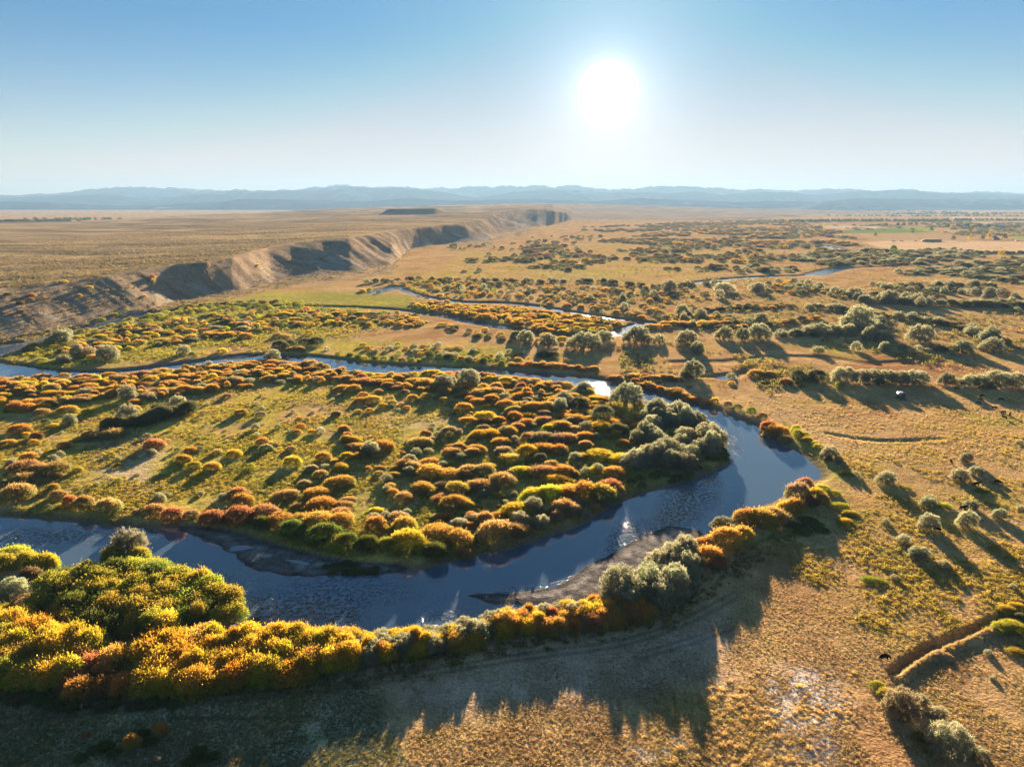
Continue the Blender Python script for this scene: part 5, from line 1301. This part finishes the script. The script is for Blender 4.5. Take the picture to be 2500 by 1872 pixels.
for sx in (-1.0, 1.1):
    for s in (-1, 1):
        wq = tubes('wheel', [([(sx, s * .58, .36), (sx, s * .60, .36), (sx, s * .80, .36), (sx, s * .82, .36)], [.28, .36, .36, .28])], M_black, o, 14)
        tubes('rim', [([(sx, s * .815, .36), (sx, s * .835, .36)], [.18, .16])], M_zinc, wq, 10)
M_skin = plain_material('skin', (.45, .27, .19), .6); M_hair = plain_material('brown_hair', (.05, .03, .02), .8)
def person(px, py, rz, shirt, legs, lab, arms='down', hat=None):
    V = [(0, 0, .96), (0, 0, 1.16), (0, 0, 1.38), (0, 0, 1.50), (0, .015, 1.60), (0, .02, 1.70)]
    R = [(.16, .12), (.14, .11), (.17, .12), .06, (.085, .095), (.080, .085)]; E = [(i, i + 1) for i in range(5)]
    def add(p, r, to): V.append(p); R.append(r); E.append((to, len(V) - 1)); return len(V) - 1
    for s in (-1, 1):
        q = add((s * .20, 0, 1.40), .062, 2)
        if arms == 'down' or (arms == 'fish' and s < 0): q = add((s * .25, .02, 1.14), .047, q); q = add((s * .25, .10, .90), .036, q); add((s * .25, .13, .81), .038, q)
        else: q = add((s * .24, .12, 1.18), .047, q); q = add((s * .16, .34, 1.16), .036, q); add((s * .14, .43, 1.18), .038, q)
        q = add((s * .10, 0, .86), .095, 0); q = add((s * .11, .02, .48), .065, q); q = add((s * .12, -.02, .09), .048, q); add((s * .13, .12, .04), .045, q)
    body = skin_mesh('person_body', V, E, R, [M_skin, plain_material('shirt', shirt), plain_material('trousers', legs), M_black], 1)
    for p in body.polygons:
        c = p.center; p.material_index = 3 if c.z < .11 else 2 if c.z < .93 and abs(c.x) < .20 else 1 if (c.z < 1.46 and not (c.z < 1.0 and abs(c.x) > .2)) and c.y < .30 else 0
    x, y = ground(px, py); o = root('person', x, y, height(x, y), rz)
    link('body', body, o)
    h = tubes('hair', [([(0, .0, 1.64), (0, -.01, 1.72), (0, .0, 1.80)], [.098, .104, .05])], M_hair, o, 10)
    if hat: tubes('hat', [([(0, .02, 1.76), (0, .02, 1.775)], [.19, .19]), ([(0, .02, 1.76), (0, .02, 1.87)], [.11, .095])], plain_material('hat_cloth', hat), o, 12)
    tag(o, lab, 'person'); return o
person(787.5, 853.5, .6, (.40, .48, .68), (.10, .12, .18), 'person in pale blue shirt standing left of the buggy')
person(804.5, 852.5, -.4, (.45, .50, .68), (.08, .09, .12), 'person in pale blue shirt standing right of the buggy')
person(800.5, 856.5, 3.0, (.36, .44, .60), (.30, .36, .50), 'person in blue clothes standing in front of the buggy')
an = person(772.5, 857.5, 3.1, (.50, .42, .38), (.22, .20, .17), 'angler in light brown clothes fishing from the river bank', 'fish', (.4, .34, .25))
rodx, rody, rodz = an.location
fr = tubes('fishing_rod', [([(.14, .45, 1.18), (.12, 1.6, 1.9), (.10, 2.8, 2.45)], [.014, .008, .004])], M_wood, None, 5); fr.location = an.location; fr.rotation_euler = an.rotation_euler
tag(fr, 'thin fishing rod held out over the river by the angler', 'fishing rod')

# driftwood --------------------------------------------------------------------
x, y = ground(1781, 1127, WATER); o = root('driftwood', x, y, WATER + .15, -.5); tag(o, 'pale driftwood snag leaning into the water at the grove tip', 'driftwood')
M_drift = plain_material('bleached_driftwood', (.34, .28, .22), .9, 0, .25, 4.0, .3)
tubes('log', [([(-1.6, .8, .7), (-.4, .3, .5), (1.0, -.1, .35), (2.0, -.4, .15)], [.26, .24, .18, .10]), ([(.2, .1, .45), (.9, .7, .9), (1.2, 1.2, 1.1)], [.12, .08, .04]), ([(1.0, -.1, .35), (1.7, .3, .8)], [.10, .04])], M_drift, o, 8)
tubes('branch', [([(-1.0, -.4, .1), (.3, -1.0, .18), (1.6, -1.5, .10)], [.16, .13, .07]), ([(-.6, .5, .6), (-.9, .9, 1.2)], [.09, .03])], M_drift, o, 7)
for k, (px, py, ln, rz, lab) in enumerate([(1042, 1420, 0, 0, ''), (160, 1395, 3.0, .3, 'grey driftwood log on the bare ground beside the islet'), (1155, 1452, 2.4, .1, 'small driftwood stick on the gravel bar tip'), (1268, 1464, 1.8, -.4, 'short stranded branch on the long gravel bar')]):
    if not ln: continue
    x, y = ground(px, py, WATER); q = tubes('driftwood_log', [([(-ln / 2, 0, .16), (0, .12, .2), (ln / 2, 0, .12)], [.16, .13, .06]), ([(0, .12, .2), (.5, .6, .45)], [.07, .03])], M_drift, None, 7)
    q.location = (x, y, max(height(x, y), WATER)); q.rotation_euler = (0, 0, rz); tag(q, lab, 'driftwood')

# haystack and far farm buildings -----------------------------------------------
x, y = ground(2278, 590.5); o = root('haystack', x, y + 4, 0, .03); tag(o, 'long stack of hay bales on the edge of the pale field', 'haystack')
hb = random.Random(5); bale = None
for k in range(11):
    for lv in range(3):
        if k == 0 and lv == 2: continue
        if bale is None: bale = mesh_np('bale', *box_v((0, 0, 0), (4.1, 8.2, 1.95))); bale.materials.append(M_hay)
        q = bpy.data.objects.new('bale', bale); COL.objects.link(q); q.parent = o
        q.location = (-23 + k * 4.2 + hb.uniform(-.1, .1), hb.uniform(-.3, .3), 1.0 + lv * 2.0); q.rotation_euler = (0, 0, hb.uniform(-.02, .02))
M_roof = plain_material('grey_roof', (.30, .29, .28), .7); M_wall = plain_material('pale_wall', (.70, .68, .63), .8); M_brown = plain_material('brown_wall', (.24, .16, .11), .8); M_tin = plain_material('pale_tin_roof', (.78, .78, .76), .5)
def house(px, py, w, d, h, rz, wall, roof, lab, cat='house'):
    x, y = ground(px, py); o = root('farm_house' if cat == 'house' else 'barn', x, y, 0, rz); rh = h * .45
    boxes('wall', [((0, 0, h / 2), (w, d, h))], wall, o)
    v = np.array([(-w / 2 - .4, -d / 2 - .4, h + .003), (w / 2 + .4, -d / 2 - .4, h + .003), (w / 2 + .4, d / 2 + .4, h + .003), (-w / 2 - .4, d / 2 + .4, h + .003), (-w / 2 - .4, 0, h + rh), (w / 2 + .4, 0, h + rh)])
    me = bpy.data.meshes.new('roof'); me.from_pydata([tuple(a) for a in v], [], [(0, 1, 5, 4), (2, 3, 4, 5), (0, 4, 3), (1, 2, 5), (0, 3, 2, 1)]); link('roof', me, o, [roof])
    n = max(2, int(w // 5))
    for k in range(n): boxes('window' if k else 'door', [((-w / 2 + (k + .5) * w / n, -d / 2 - .04, h * .45 if k else h * .36), (1.3 if k else 2.2, .06, h * .35 if k else h * .7))], M_glass, o)
    tag(o, lab, cat)
house(2288, 547.5, 20, 10, 4, .05, M_wall, M_tin, 'long white house among dark trees, left of the farmstead')
house(2301, 548, 12, 9, 4, -.1, M_wall, M_tin, 'small white house right beside the long white one')
house(2327, 555, 9, 8, 4, .2, M_wall, M_tin, 'tiny white house at the foot of the left dark tree clump')
house(2356, 556, 15, 9, 5, -.15, M_wall, M_tin, 'white gabled house between two dark tree clumps')
house(2394, 556, 19, 9, 4, .05, M_wall, M_tin, 'low white house right of the dark tree clumps')
house(2441.5, 554.5, 16, 12, 7, .0, M_wall, M_tin, 'tall pale barn standing apart at the far right', 'barn')
house(2223, 518, 46, 18, 7, .1, M_wall, M_tin, 'long white barn on the distant plain before low hills', 'barn')
house(2319.5, 519.5, 44, 18, 7, -.1, M_wall, M_tin, 'pale shed on the distant plain, right of the long barn', 'barn')
house(262, 536, 16, 12, 6, 0, M_wall, M_tin, 'tiny white house on the plain beyond the mesa edge')
house(2431, 585.5, 12, 9, 4, .1, M_brown, M_roof, 'dark brown shed between the yellow tree and pale field', 'barn')
def trailer(px, py, w, lab, rz, m):
    x, y = ground(px, py); o = root('farm_trailer', x, y, 0, rz); boxes('bed', [((0, 0, 1.2), (w, 2.4, .25)), ((-w / 2, 0, 1.7), (.15, 2.4, .9))], m, o); boxes('load', [((.3, 0, 1.85), (w * .7, 2.2, 1.0))], M_rust, o, .1)
    for sx in (-.3, .3): tubes('wheel', [([(sx * w, -1.25, .5), (sx * w, 1.25, .5)], [.5, .5])], M_black, o, 12)
    tag(o, lab, 'trailer')
trailer(2181, 590, 9, 'dark farm trailer left of the haystack at the field edge', .1, M_rust)
trailer(2201, 589.5, 8, 'dark farm trailer between the haystack and another trailer', -.1, M_rust)
trailer(2235, 589.5, 8, 'pale farm trailer closest to the haystack', 0, M_white)
trailer(2483, 589.5, 8, 'white trailer parked alone at the right end of the pale field', 0, M_white)
